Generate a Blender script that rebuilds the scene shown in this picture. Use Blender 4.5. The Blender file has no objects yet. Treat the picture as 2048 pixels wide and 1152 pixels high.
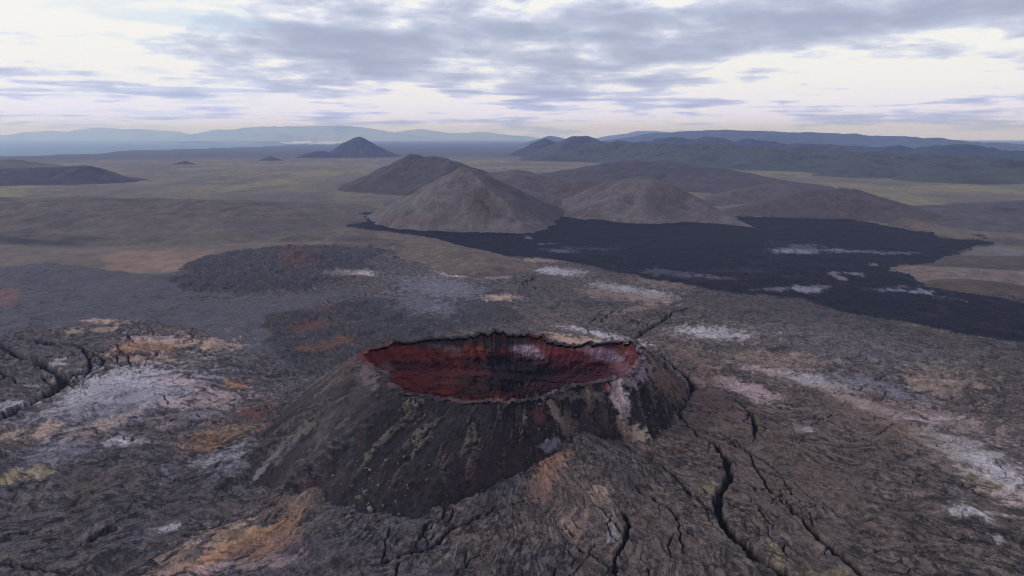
import bpy, math, random
import numpy as np
S = bpy.context.scene
RAD = math.radians
rng = np.random.default_rng(7); random.seed(7)

# ------------------------------------------------------------------ camera
CAM_H = 130.0; PITCH = RAD(12.4); FPX = 1366.0          # metres above the lava plain, downward tilt, focal length in photo pixels
cam = bpy.data.objects.new("camera", bpy.data.cameras.new("camera"))
S.collection.objects.link(cam); S.camera = cam
cam.location = (0, 0, CAM_H); cam.rotation_euler = (RAD(90) - PITCH, 0, 0)
cam.data.sensor_width = 36; cam.data.lens = FPX / 2048 * 36
cam.data.clip_start = 1; cam.data.clip_end = 200000

# ------------------------------------------------------------------ light
SUN_EL, SUN_AZ = RAD(30), RAD(-104)                     # azimuth from +Y, clockwise positive: behind the camera to the left
sun = bpy.data.objects.new("sun", bpy.data.lights.new("sun", 'SUN'))
S.collection.objects.link(sun)
sun.data.energy = 1.6; sun.data.angle = RAD(12); sun.data.color = (1, .95, .9)
sun.rotation_euler = (RAD(90) - SUN_EL, 0, -SUN_AZ + math.pi)
S.view_settings.view_transform = 'Standard'; S.view_settings.look = 'None'
S.view_settings.exposure = 0.0; S.view_settings.gamma = 1
S.cycles.use_denoising = True; S.cycles.denoiser = 'OPENIMAGEDENOISE'
S.cycles.filter_width = 1.1; S.cycles.max_bounces = 4; S.cycles.volume_bounces = 1; S.cycles.diffuse_bounces = 2

# ------------------------------------------------------------------ node expression helper
class N:
    def __init__(s, nt): s.nt = nt
    def node(s, t, **k):
        n = s.nt.nodes.new(t)
        for a, b in k.items(): setattr(n, a, b)
        return n
    def put(s, sock, v):
        if isinstance(v, (int, float)): sock.default_value = v
        elif isinstance(v, (tuple, list)):
            sock.default_value = tuple(v) + ((1,) if len(v) == 3 and len(sock.default_value) == 4 else ())
        else: s.nt.links.new(v, sock)
    def m(s, op, a, b=0.0, c=0.0, clamp=False):
        n = s.node('ShaderNodeMath', operation=op, use_clamp=clamp)
        for i, v in enumerate((a, b, c)): s.put(n.inputs[i], v)
        return n.outputs[0]
    def comb(s, x, y, z=0.0):
        n = s.node('ShaderNodeCombineXYZ')
        for i, v in enumerate((x, y, z)): s.put(n.inputs[i], v)
        return n.outputs[0]
    def noise(s, vec, scale, detail=4, rough=.55, dist=0.0):
        n = s.node('ShaderNodeTexNoise'); s.put(n.inputs['Vector'], vec)
        n.inputs['Scale'].default_value = scale; n.inputs['Detail'].default_value = detail
        n.inputs['Roughness'].default_value = rough; n.inputs['Distortion'].default_value = dist
        return n.outputs['Fac']
    def sst(s, x, lo, hi):
        n = s.node('ShaderNodeMapRange', interpolation_type='SMOOTHSTEP')
        s.put(n.inputs[0], x); n.inputs[1].default_value = lo; n.inputs[2].default_value = hi
        return n.outputs[0]
    def mix(s, f, a, b, blend='MIX'):
        n = s.node('ShaderNodeMix', data_type='RGBA', blend_type=blend)
        s.put(n.inputs[0], f); s.put(n.inputs[6], a); s.put(n.inputs[7], b)
        return n.outputs[2]

# ------------------------------------------------------------------ sky: Nishita sky behind layered cloud
world = bpy.data.worlds.new("World"); S.world = world; world.use_nodes = True
nt = world.node_tree; nt.nodes.clear(); W = N(nt)
sky = W.node('ShaderNodeTexSky', sky_type='NISHITA', sun_disc=False, sun_elevation=SUN_EL, sun_rotation=SUN_AZ)
tc = W.node('ShaderNodeTexCoord').outputs['Generated']
sep = W.node('ShaderNodeSeparateXYZ'); W.put(sep.inputs[0], tc)
dx, dy, dz = sep.outputs
azn = W.m('MULTIPLY', W.m('ARCTAN2', dx, dy), 180 / math.pi)
eln = W.m('MULTIPLY', W.m('ARCSINE', dz), 180 / math.pi)
den = W.m('ADD', W.m('MAXIMUM', dz, 0.0), 0.055)
px, py = W.m('DIVIDE', dx, den), W.m('DIVIDE', dy, den)
cl = W.comb(px, py, 0.0)
warp1 = W.m('MULTIPLY', W.m('SUBTRACT', W.noise(cl, .8, 5, .6), .5), 11.0)
warp2 = W.m('MULTIPLY', W.m('SUBTRACT', W.noise(W.comb(py, px, 4.0), .6, 4, .55), .5), 3.2)
azw, elw = W.m('ADD', azn, warp1), W.m('ADD', eln, warp2)
def px2ae(u, v):
    a = (u - 1024) / FPX; b = -(v - 576) / FPX
    d = np.array([a, math.cos(PITCH) + b * math.sin(PITCH), -math.sin(PITCH) + b * math.cos(PITCH)])
    d /= np.linalg.norm(d)
    return math.degrees(math.atan2(d[0], d[1])), math.degrees(math.asin(d[2]))
# broad cloud masses: place (photo pixels turned into a compass bearing and height), half widths in degrees, weight
CL = [(640, 55, 9, 2.4, .42), (760, 130, 9, 1.6, .62), (560, 90, 6, 1.2, .3), (1180, 130, 7, 1.1, .35), (1080, 185, 6, 1.0, .6), (1000, 60, 9, 2.6, .45), (1250, 90, 7, 2.0, .42), (1420, 20, 8, 2.2, .45),
      (1750, 40, 11, 2.0, .62), (2020, 40, 8, 1.6, .35), (610, 172, 2.2, .35, .35), (480, 155, 4, .5, .25),
      (230, 140, 5, .5, .2), (160, 180, 7, .5, .25), (120, 228, 6, .35, .22), (1250, 192, 4, .35, .3), (1340, 170, 3, .5, .28),
      (1560, 145, 3, .5, .16), (1700, 172, 3.2, .22, .34), (1950, 205, 7, .25, .28), (1380, 212, 7, .35, .3), (1760, 240, 5, .3, .24), (1500, 110, 5, .8, .2),
      (130, 60, 11, 2.6, -.2), (60, 110, 8, .8, -.12), (1780, 130, 9, 1.4, -.5), (1900, 165, 6, 1.0, -.3), (950, 118, 3.4, .7, -.45), (1500, 175, 6, .7, -.15),
      (760, 205, 6, .6, -.25), (1000, 210, 6, .5, -.2), (90, 210, 5, .35, -.3), (200, 20, 7, 1.2, -.15)]
tot = None
for u, v, sa, se, w in CL:
    a0, e0 = px2ae(u, v)
    q = W.m('ADD', W.m('POWER', W.m('ABSOLUTE', W.m('DIVIDE', W.m('SUBTRACT', azw, a0), sa)), 2.0),
            W.m('POWER', W.m('ABSOLUTE', W.m('DIVIDE', W.m('SUBTRACT', elw, e0), se)), 2.0))
    g = W.m('MULTIPLY', W.m('EXPONENT', W.m('MULTIPLY', q, -1.0)), w)
    tot = g if tot is None else W.m('ADD', tot, g)
big = W.m('SUBTRACT', W.noise(cl, .75, 8, .62, .5), .5)
streak = W.m('SUBTRACT', W.noise(W.comb(W.m('MULTIPLY', azn, .05), W.m('MULTIPLY', eln, .55), 2.0), 2.4, 5, .6, .4), .5)
puff = W.m('SUBTRACT', W.noise(W.comb(W.m('MULTIPLY', azn, .15), W.m('ADD', W.m('MULTIPLY', eln, .5), W.m('MULTIPLY', azn, .02)), 7.0), 1.3, 8, .6, .3), .5)
fine = W.m('SUBTRACT', W.noise(W.comb(px, W.m('MULTIPLY', py, .8), 9.0), 2.3, 6, .6), .5)
dens = W.m('ADD', W.m('ADD', W.m('MULTIPLY', tot, .8), W.m('MULTIPLY', big, .9)), W.m('ADD', W.m('MULTIPLY', streak, .2), W.m('ADD', W.m('MULTIPLY', puff, 1.5), W.m('MULTIPLY', fine, .8))))
lowm = W.m('MULTIPLY', W.sst(eln, 6.5, 2.0), W.sst(eln, -.5, .8))
bands = W.m('SUBTRACT', W.noise(W.comb(W.m('MULTIPLY', azn, .07), W.m('MULTIPLY', eln, 1.15), 12.0), 1.7, 6, .6, .5), .5)
dens = W.m('ADD', W.m('ADD', dens, .16), W.m('MULTIPLY', W.m('ADD', W.m('MULTIPLY', bands, 1.9), .05), lowm))
dens = W.m('ADD', dens, W.m('MULTIPLY', W.sst(eln, 14, 40), .5))      # a thick grey deck overhead
ramp = W.node('ShaderNodeValToRGB'); W.put(ramp.inputs[0], dens)
cr = ramp.color_ramp; cr.interpolation = 'B_SPLINE'
stops = [(0, (1.26, 1.27, 1.33)), (.13, (1.10, 1.12, 1.22)), (.28, (.86, .89, 1.04)), (.46, (.60, .645, .83)), (.7, (.45, .49, .67)), (1, (.37, .41, .57))]
while len(cr.elements) < len(stops): cr.elements.new(.5)
for e, (p, c) in zip(cr.elements, stops): e.position = p; e.color = c + (1,)
blue = W.m('MULTIPLY', W.sst(W.noise(cl, .8, 5, .6), .5, .62), W.sst(W.m('ABSOLUTE', W.m('ADD', azn, 24.0)), 13, 3))
ccol = W.mix(W.m('MULTIPLY', blue, .55), ramp.outputs[0], (.62, .78, .98))
lowf = W.m('EXPONENT', W.m('MULTIPLY', W.m('MAXIMUM', eln, 0.0), -.75))
ccol = W.mix(lowf, ccol, (.92, 1.08, 4.0), 'MULTIPLY')
bgc = W.node('ShaderNodeBackground'); W.put(bgc.inputs[0], ccol); bgc.inputs[1].default_value = 1.0
bgs = W.node('ShaderNodeBackground'); W.put(bgs.inputs[0], sky.outputs[0]); bgs.inputs[1].default_value = .1
mx = W.node('ShaderNodeMixShader'); mx.inputs[0].default_value = .93
nt.links.new(bgs.outputs[0], mx.inputs[1]); nt.links.new(bgc.outputs[0], mx.inputs[2])
nt.links.new(mx.outputs[0], W.node('ShaderNodeOutputWorld').inputs[0])

# ------------------------------------------------------------------ numpy noise
_perm = rng.permutation(512).astype(np.int32); _perm = np.concatenate([_perm, _perm])
_ga = rng.random(512) * 2 * np.pi; _gx = np.cos(_ga).astype(np.float32); _gy = np.sin(_ga).astype(np.float32)
def perlin(x, y, seed=0):
    x = np.asarray(x, np.float64) + seed * 17.31; y = np.asarray(y, np.float64) - seed * 9.77
    xi = np.floor(x).astype(np.int64); yi = np.floor(y).astype(np.int64)
    xf = (x - xi).astype(np.float32); yf = (y - yi).astype(np.float32)
    def gr(ix, iy, fx, fy):
        h = _perm[(_perm[ix & 511] + iy) & 511]
        return _gx[h] * fx + _gy[h] * fy
    u = xf * xf * xf * (xf * (xf * 6 - 15) + 10); v = yf * yf * yf * (yf * (yf * 6 - 15) + 10)
    a = gr(xi, yi, xf, yf); b = gr(xi + 1, yi, xf - 1, yf); c = gr(xi, yi + 1, xf, yf - 1); d = gr(xi + 1, yi + 1, xf - 1, yf - 1)
    return ((a + (b - a) * u) * (1 - v) + (c + (d - c) * u) * v) * 1.5
def fbm(x, y, o=5, gain=.5, seed=0, ridged=False):
    s = 0; a = 1; t = 0
    for k in range(o):
        n = perlin(x, y, seed + k * 3)
        s = s + a * ((1 - 2 * np.abs(n)) if ridged else n); t += a
        x, y = (x * .8 - y * .6) * 2.03, (x * .6 + y * .8) * 2.03; a *= gain
    return s / t
def sst(x, a, b):
    t = np.clip((x - a) / (b - a), 0, 1); return t * t * (3 - 2 * t)
def lerp(a, b, t): return a + (b - a) * t
def mixc(col, c, m): return col + (np.asarray(c, np.float32) - col) * m[..., None]

# ------------------------------------------------------------------ surveying: photo pixel <-> place in the world
cT, sT = math.cos(PITCH), math.sin(PITCH)
def ray(u, v):
    a = (np.asarray(u, float) - 1024) / FPX; b = -(np.asarray(v, float) - 576) / FPX
    return a, cT + b * sT, -sT + b * cT
def at(u, v, z=0.0):
    x, y, d = ray(u, v); k = (z - CAM_H) / d
    return x * k, y * k
def at_dist(u, v, D):
    x, y, d = ray(u, v); k = D / y
    return x * k, y * k, CAM_H + d * k
def pix(x, y, z):
    zz = z - CAM_H
    f = np.maximum(y * cT - zz * sT, 1e-3); up = y * sT + zz * cT
    return 1024 + FPX * x / f, 576 - FPX * up / f

def poly_sd(u, v, pts):
    """signed distance to a closed outline, positive inside"""
    d = np.full(u.shape, 1e9); ins = np.zeros(u.shape, bool); n = len(pts)
    for i in range(n):
        x0, y0 = pts[i]; x1, y1 = pts[(i + 1) % n]
        ex, ey = x1 - x0, y1 - y0
        t = np.clip(((u - x0) * ex + (v - y0) * ey) / (ex * ex + ey * ey + 1e-9), 0, 1)
        d = np.minimum(d, (u - x0 - t * ex) ** 2 + (v - y0 - t * ey) ** 2)
        c = ((y0 > v) != (y1 > v))
        ins ^= c & (u < ex * (v - y0) / (ey if ey else 1e-9) + x0)
    return np.where(ins, 1, -1) * np.sqrt(d)
def line_dist(x, y, P):
    """distance to a polyline, with the fraction along it"""
    d = np.full(x.shape, 1e9); tt = np.zeros(x.shape); n = len(P) - 1
    for i in range(n):
        x0, y0 = P[i][:2]; x1, y1 = P[i + 1][:2]
        ex, ey = x1 - x0, y1 - y0
        t = np.clip(((x - x0) * ex + (y - y0) * ey) / (ex * ex + ey * ey + 1e-9), 0, 1)
        q = np.hypot(x - x0 - t * ex, y - y0 - t * ey)
        k = q < d; d = np.where(k, q, d); tt = np.where(k, (i + t), tt)
    return d, tt
def blob(u, v, u0, v0, ru, rv, ang=0):
    c, s = math.cos(RAD(ang)), math.sin(RAD(ang))
    a = ((u - u0) * c + (v - v0) * s) / ru; b = (-(u - u0) * s + (v - v0) * c) / rv
    return np.exp(-(a * a + b * b) * .9)

# ------------------------------------------------------------------ mesh + material helpers
def tag(o, label, cat=None, kind=None, group=None):
    o['label'] = label
    if cat: o['category'] = cat
    if kind: o['kind'] = kind
    if group: o['group'] = group
    return o
def mesh_obj(name, V, Fq, col, mat, parent=None, origin=(0, 0, 0), flow=None):
    V = np.asarray(V, np.float32) - np.asarray(origin, np.float32)
    used = np.zeros(len(V), bool); used[Fq.ravel()] = True
    idx = np.cumsum(used) - 1
    V = V[used]; Fq = idx[Fq]; col = col[used]; flow = None if flow is None else flow[used]
    me = bpy.data.meshes.new(name)
    me.vertices.add(len(V)); me.vertices.foreach_set('co', V.ravel())
    k = Fq.shape[1]
    me.loops.add(Fq.size); me.loops.foreach_set('vertex_index', Fq.ravel().astype(np.int32))
    me.polygons.add(len(Fq)); me.polygons.foreach_set('loop_start', (np.arange(len(Fq)) * k).astype(np.int32))
    me.polygons.foreach_set('use_smooth', np.ones(len(Fq), bool))
    a = me.color_attributes.new('Col', 'FLOAT_COLOR', 'POINT')
    a.data.foreach_set('color', np.c_[np.clip(col * np.array([1.20, 1.17, 1.26]), 0, 1), np.ones(len(col))].astype(np.float32).ravel())
    if flow is not None:
        b = me.attributes.new('flow', 'FLOAT_VECTOR', 'POINT'); b.data.foreach_set('vector', flow.astype(np.float32).ravel())
    me.update(calc_edges=True); me.materials.append(mat)
    o = bpy.data.objects.new(name, me); S.collection.objects.link(o)
    o.location = origin
    if parent: o.parent = parent; o.location = (0, 0, 0)
    return o
def grid_faces(nr, nc, wrap=False):
    i = np.arange(nr - 1)[:, None]; j = np.arange(nc if wrap else nc - 1)[None, :]; j2 = (j + 1) % nc
    return np.stack([i * nc + j, i * nc + j2, (i + 1) * nc + j2, (i + 1) * nc + j], -1).reshape(-1, 4)

def rock_mat(name, s1=.8, s2=.12, bump=.25, bdist=.4, amp=.8, rough=.95, speck=0.0, strands=False):
    m = bpy.data.materials.new(name); m.use_nodes = True; t = m.node_tree; t.nodes.clear(); X = N(t)
    p = X.node('ShaderNodeNewGeometry').outputs['Position']
    col = X.node('ShaderNodeVertexColor', layer_name='Col').outputs[0]
    n1 = X.noise(p, s1, 5, .65, .3); n2 = X.noise(p, s2, 4, .6)
    f = X.m('ADD', X.m('MULTIPLY', X.m('SUBTRACT', n1, .5), 2.2 * amp), X.m('ADD', X.m('MULTIPLY', X.m('SUBTRACT', n2, .5), 1.1 * amp), 1.0))
    f = X.m('MAXIMUM', f, .25)
    c = X.mix(1.0, col, X.comb(f, f, f), 'MULTIPLY')
    if speck:
        sp = X.sst(X.noise(p, s1 * 2.2, 3, .7), .60, .72)
        c = X.mix(X.m('MULTIPLY', sp, speck), c, (.16, .14, .14))
    if strands:      # thin dark seams running with the flow, pits and pale chips in the crust
        at_ = X.node('ShaderNodeAttribute', attribute_name='flow', attribute_type='GEOMETRY'); sp_ = X.node('ShaderNodeSeparateXYZ'); X.put(sp_.inputs[0], at_.outputs['Vector'])
        fx_, fy_, fs_ = sp_.outputs; k_ = None
        for sx, sy, wd, z_, am in ((8, 2.6, .012, 0., .7), (22, 7, .016, 5., .5), (55, 22, .022, 9., .3)):
            nn = X.noise(X.comb(X.m('MULTIPLY', fx_, sx), X.m('MULTIPLY', fy_, sy), z_), 1.0, 4, .6, .4)
            ln = X.m('MULTIPLY', X.m('SUBTRACT', 1.0, X.sst(X.m('ABSOLUTE', X.m('SUBTRACT', nn, .5)), wd * .3, wd)), X.m('MULTIPLY', fs_, am))
            gate = X.sst(X.noise(p, .05 + z_ * .01, 3, .6), .42, .55); ln = X.m('MULTIPLY', ln, gate)
            k_ = ln if k_ is None else X.m('MAXIMUM', k_, ln)
        pit = X.m('MULTIPLY', X.sst(X.noise(p, .55, 9, .72, .2), .50, .43), .0); pit = X.m('MULTIPLY', X.m('SUBTRACT', 1.0, X.sst(X.noise(p, .6, 9, .74, .3), .40, .47)), .6)
        chip = X.sst(X.noise(p, .9, 8, .75), .57, .66)
        c = X.mix(X.m('MULTIPLY', chip, .55), c, X.mix(1.0, c, (1.9, 1.8, 1.75), 'MULTIPLY'))
        c = X.mix(pit, c, X.mix(1.0, c, (.35, .35, .4), 'MULTIPLY'))
        c = X.mix(k_, c, (.012, .011, .013))
    b = X.node('ShaderNodeBsdfPrincipled'); X.put(b.inputs['Base Color'], c)
    b.inputs['Roughness'].default_value = rough; b.inputs['Specular IOR Level'].default_value = .25
    bp = X.node('ShaderNodeBump'); bp.inputs['Strength'].default_value = bump; bp.inputs['Distance'].default_value = bdist
    X.put(bp.inputs['Height'], n1); t.links.new(bp.outputs[0], b.inputs['Normal'])
    t.links.new(b.outputs[0], X.node('ShaderNodeOutputMaterial').inputs[0])
    return m
M_LAVA = rock_mat('lava_crust', 1.3, .09, 1.0, .6, .7, strands=True)
M_BLACK = rock_mat('black_lava', .25, .03, .8, 1.5, .5)
M_GROUND = rock_mat('moss_plain', .05, .012, .3, 2.0, .5)
M_SCORIA = rock_mat('scoria', 1.6, .25, .9, .5, .7, speck=.12)
M_RED = rock_mat('red_scoria', 1.0, .15, .8, .5, .6)
M_RIM = rock_mat('rim_crust', 1.2, .3, .9, .5, .6)
M_HILL = rock_mat('hill_soil', .16, .03, .6, 2.0, .6)
M_FAR = rock_mat('far_rock', .02, .004, .4, 8, .4)

# ------------------------------------------------------------------ outlines on the plain (photo pixels, ground level)
P_BLACK = [(640, 436), (700, 428), (760, 425), (900, 425), (1000, 428), (1150, 420), (1300, 430), (1440, 434), (1480, 434), (1560, 436), (1700, 440), (1830, 464), (1960, 470), (1985, 488), (1950, 498), (1905, 515),
           (1870, 530), (1785, 534), (1830, 560), (1850, 575), (1930, 590), (2100, 615), (2500, 640), (2500, 740), (2048, 688), (1930, 672), (1800, 648), (1700, 630), (1600, 600),
           (1500, 592), (1400, 576), (1320, 566), (1240, 548), (1150, 528), (1040, 516), (960, 513), (900, 492), (830, 474), (760, 462), (700, 456)]
P_NEAR = [(-2500, 545), (-300, 535), (0, 534), (60, 528), (160, 532), (200, 540), (300, 546), (352, 546), (368, 530), (400, 520), (450, 505), (560, 494), (650, 492), (730, 488), (790, 502),
          (850, 492), (900, 480), (960, 470), (1200, 480), (1700, 520), (1790, 560), (1860, 580), (2100, 600), (2500, 620), (6000, 700), (6000, 9000), (-6000, 9000), (-6000, 560)]
P_PLATE = [(-900, 530), (180, 528), (350, 545), (420, 590), (600, 595), (700, 575), (760, 580), (640, 610), (560, 628), (520, 650), (560, 700), (590, 740), (500, 700), (380, 660), (250, 640), (0, 668), (-900, 700)]
P_JAG = [(355, 530), (440, 505), (560, 490), (650, 490), (745, 492), (770, 505), (720, 525), (750, 545), (700, 560), (600, 580), (470, 590), (360, 588), (350, 572), (330, 560), (390, 545)]
P_DARK2 = [(520, 640), (560, 628), (650, 618), (730, 600), (860, 590), (1000, 600), (1050, 640), (900, 670), (800, 690), (700, 720), (620, 760), (575, 740), (560, 715), (525, 690), (545, 665)]
P_SAND = [(195, 512), (260, 500), (420, 500), (430, 512), (370, 528), (352, 547), (290, 545), (215, 540)]
P_SEA = [(-30000, 300), (-2000, 330), (-400, 315), (0, 312), (80, 311), (120, 308), (210, 306), (225, 303), (262, 300), (400, 297), (440, 295), (520, 293), (545, 291), (610, 290), (545, 288.5), (470, 287.5), (360, 285),
         (340, 283.5), (0, 282.5), (-30000, 277.5)]
P_SEA2 = [(420, 286), (560, 287.2), (640, 286.4), (560, 285), (430, 284)]
CR = (0.0, 290.0)                                        # middle of the crater

RIM = [(722,712,33),(745,697,34),(800,687,34),(870,680,34.5),(940,672,35.5),(985,667,36.5),(1050,672,35),(1090,680,34),(1130,690,32),(1200,690,32),(1245,685,33),(1272,690,36),(1284,712,34),(1274,733,32),
       (1255,748,31),(1200,762,30),(1150,768,30),(1110,785,28.5),(1080,795,28),(1030,800,28),(960,802,28),(900,798,28),(850,792,29),(810,785,30),(785,770,31),(770,745,32),(740,730,33)]
BASE = [(478,966,1.5),(520,986,1.5),(610,999,1.5),(650,1026,1.5),(700,1048,1.5),(770,1052,1.5),(860,1045,1.5),(940,1008,2.5),(1000,975,3),(1060,945,5),(1130,885,10),(1200,868,9),(1300,890,4),(1345,850,3),(1380,800,3),(1370,760,4)]
def polar_table(pts, extra=()):
    L = []
    for u, v, z in pts:
        x, y = at(u, v, z); L.append((math.atan2(x - CR[0], -(y - CR[1])), math.hypot(x - CR[0], y - CR[1]), z))
    L += list(extra); L.sort(); L = np.array(L)
    return np.vstack([L[-2:] - [2 * np.pi, 0, 0], L, L[:2] + [2 * np.pi, 0, 0]])
RT = polar_table(RIM)
BT = polar_table(BASE, [(2.0, 95, 4), (2.5, 75, 4), (3.0, 72, 3), (-2.9, 76, 3), (-2.4, 92, 2), (-2.0, 108, 0)])
def tab(T, th, k): return np.interp(th, T[:, 0], T[:, k])

# fissures: (photo polyline, width in photo pixels at each point)
FIS = [
 ([(1305,700),(1345,728),(1372,752),(1387,775),(1372,800),(1355,830),(1370,847)], [5,9,14,15,13,10,5]),
 ([(1368,845),(1400,872),(1432,892),(1452,918),(1462,950),(1440,985),(1436,1020),(1450,1050),(1480,1085),(1515,1120),(1560,1150),(1620,1190)], [3,6,12,14,14,16,18,20,22,24,26,28]),
 ([(1250,880),(1310,920),(1345,950),(1380,985),(1425,1020),(1442,1040)], [4,6,7,7,7,10]),
 ([(1490,895),(1520,945),(1545,975),(1570,1008),(1605,1040),(1625,1065),(1650,1090),(1700,1130),(1760,1170)], [4,6,8,6,5,12,18,20,22]),
 ([(1470,798),(1490,822),(1508,845),(1510,862),(1506,885)], [4,7,7,9,3]),
 ([(1440,872),(1456,880),(1474,892)], [5,7,4]),
 ([(1268,962),(1300,985),(1335,1010),(1358,1045),(1365,1110)], [4,6,7,6,4]),
 ([(1248,1022),(1258,1045),(1256,1068),(1246,1090),(1232,1120),(1236,1160)], [9,12,12,10,9,9]),
 ([(1262,684),(1285,665),(1312,650),(1330,638),(1335,625)], [5,8,8,6,3]),
 ([(1262,684),(1220,678),(1190,674),(1160,662)], [3,4,4,2]),
 ([(1250,628),(1275,645),(1300,652)], [3,4,3]),
 ([(1235,622),(1180,638)], [2,3]),
 ([(750,1132),(820,1110),(870,1085),(915,1055),(960,1035),(1020,1012),(1060,1003)], [6,9,7,9,6,5,3]),
 ([(900,1160),(935,1130),(965,1110)], [4,5,3]),
 ([(-60,685),(0,690),(25,700),(35,712),(75,722),(98,738),(122,752),(128,765),(118,775),(95,790),(60,806),(20,830),(-40,862)], [9,9,11,13,15,17,18,20,17,16,16,18,22]),
 ([(90,686),(130,688),(165,698),(178,714),(182,732),(176,748)], [3,5,5,6,7,3]),
 ([(165,698),(195,710),(208,722),(205,735),(160,758),(118,778)], [3,5,7,4,4,4]),
 ([(118,775),(190,752),(245,730),(330,716),(430,712)], [5,5,6,3,2]),
 ([(30,676),(70,682),(90,688)], [2,4,3]),
 ([(-40,740),(0,746),(25,756),(35,770)], [5,5,7,3]),
 ([(230,660),(255,668),(266,684)], [3,5,3]),
 ([(232,692),(240,704),(255,712),(265,735)], [3,4,4,2]),
 ([(85,755),(102,770),(104,780)], [3,4,2]),
 ([(1028,541),(1045,545),(1060,548),(1074,554)], [8,9,7,5]),
 ([(1074,554),(1060,562),(1040,566),(1060,571),(1100,582)], [2,3,5,3,2]),
 ([(1330,640),(1345,625),(1375,618)], [3,3,2]),
 ([(1600,784),(1636,786)], [5,6]), ([(1750,758),(1775,760)], [6,3]), ([(2008,1078),(2045,1090)], [12,6]),
 ([(185,1075),(230,1060)], [14,8]),
 ([(1560,980),(1580,1010),(1600,1035)], [3,5,3]), ([(1500,990),(1530,1040),(1550,1060)],[3,5,3]),
 ([(1630,1060),(1600,1000),(1560,950),(1500,930)],[3,2,3,2]),
 ([(1390,860),(1500,905),(1620,985),(1720,1060)],[3,3,3,2]),
]

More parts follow.
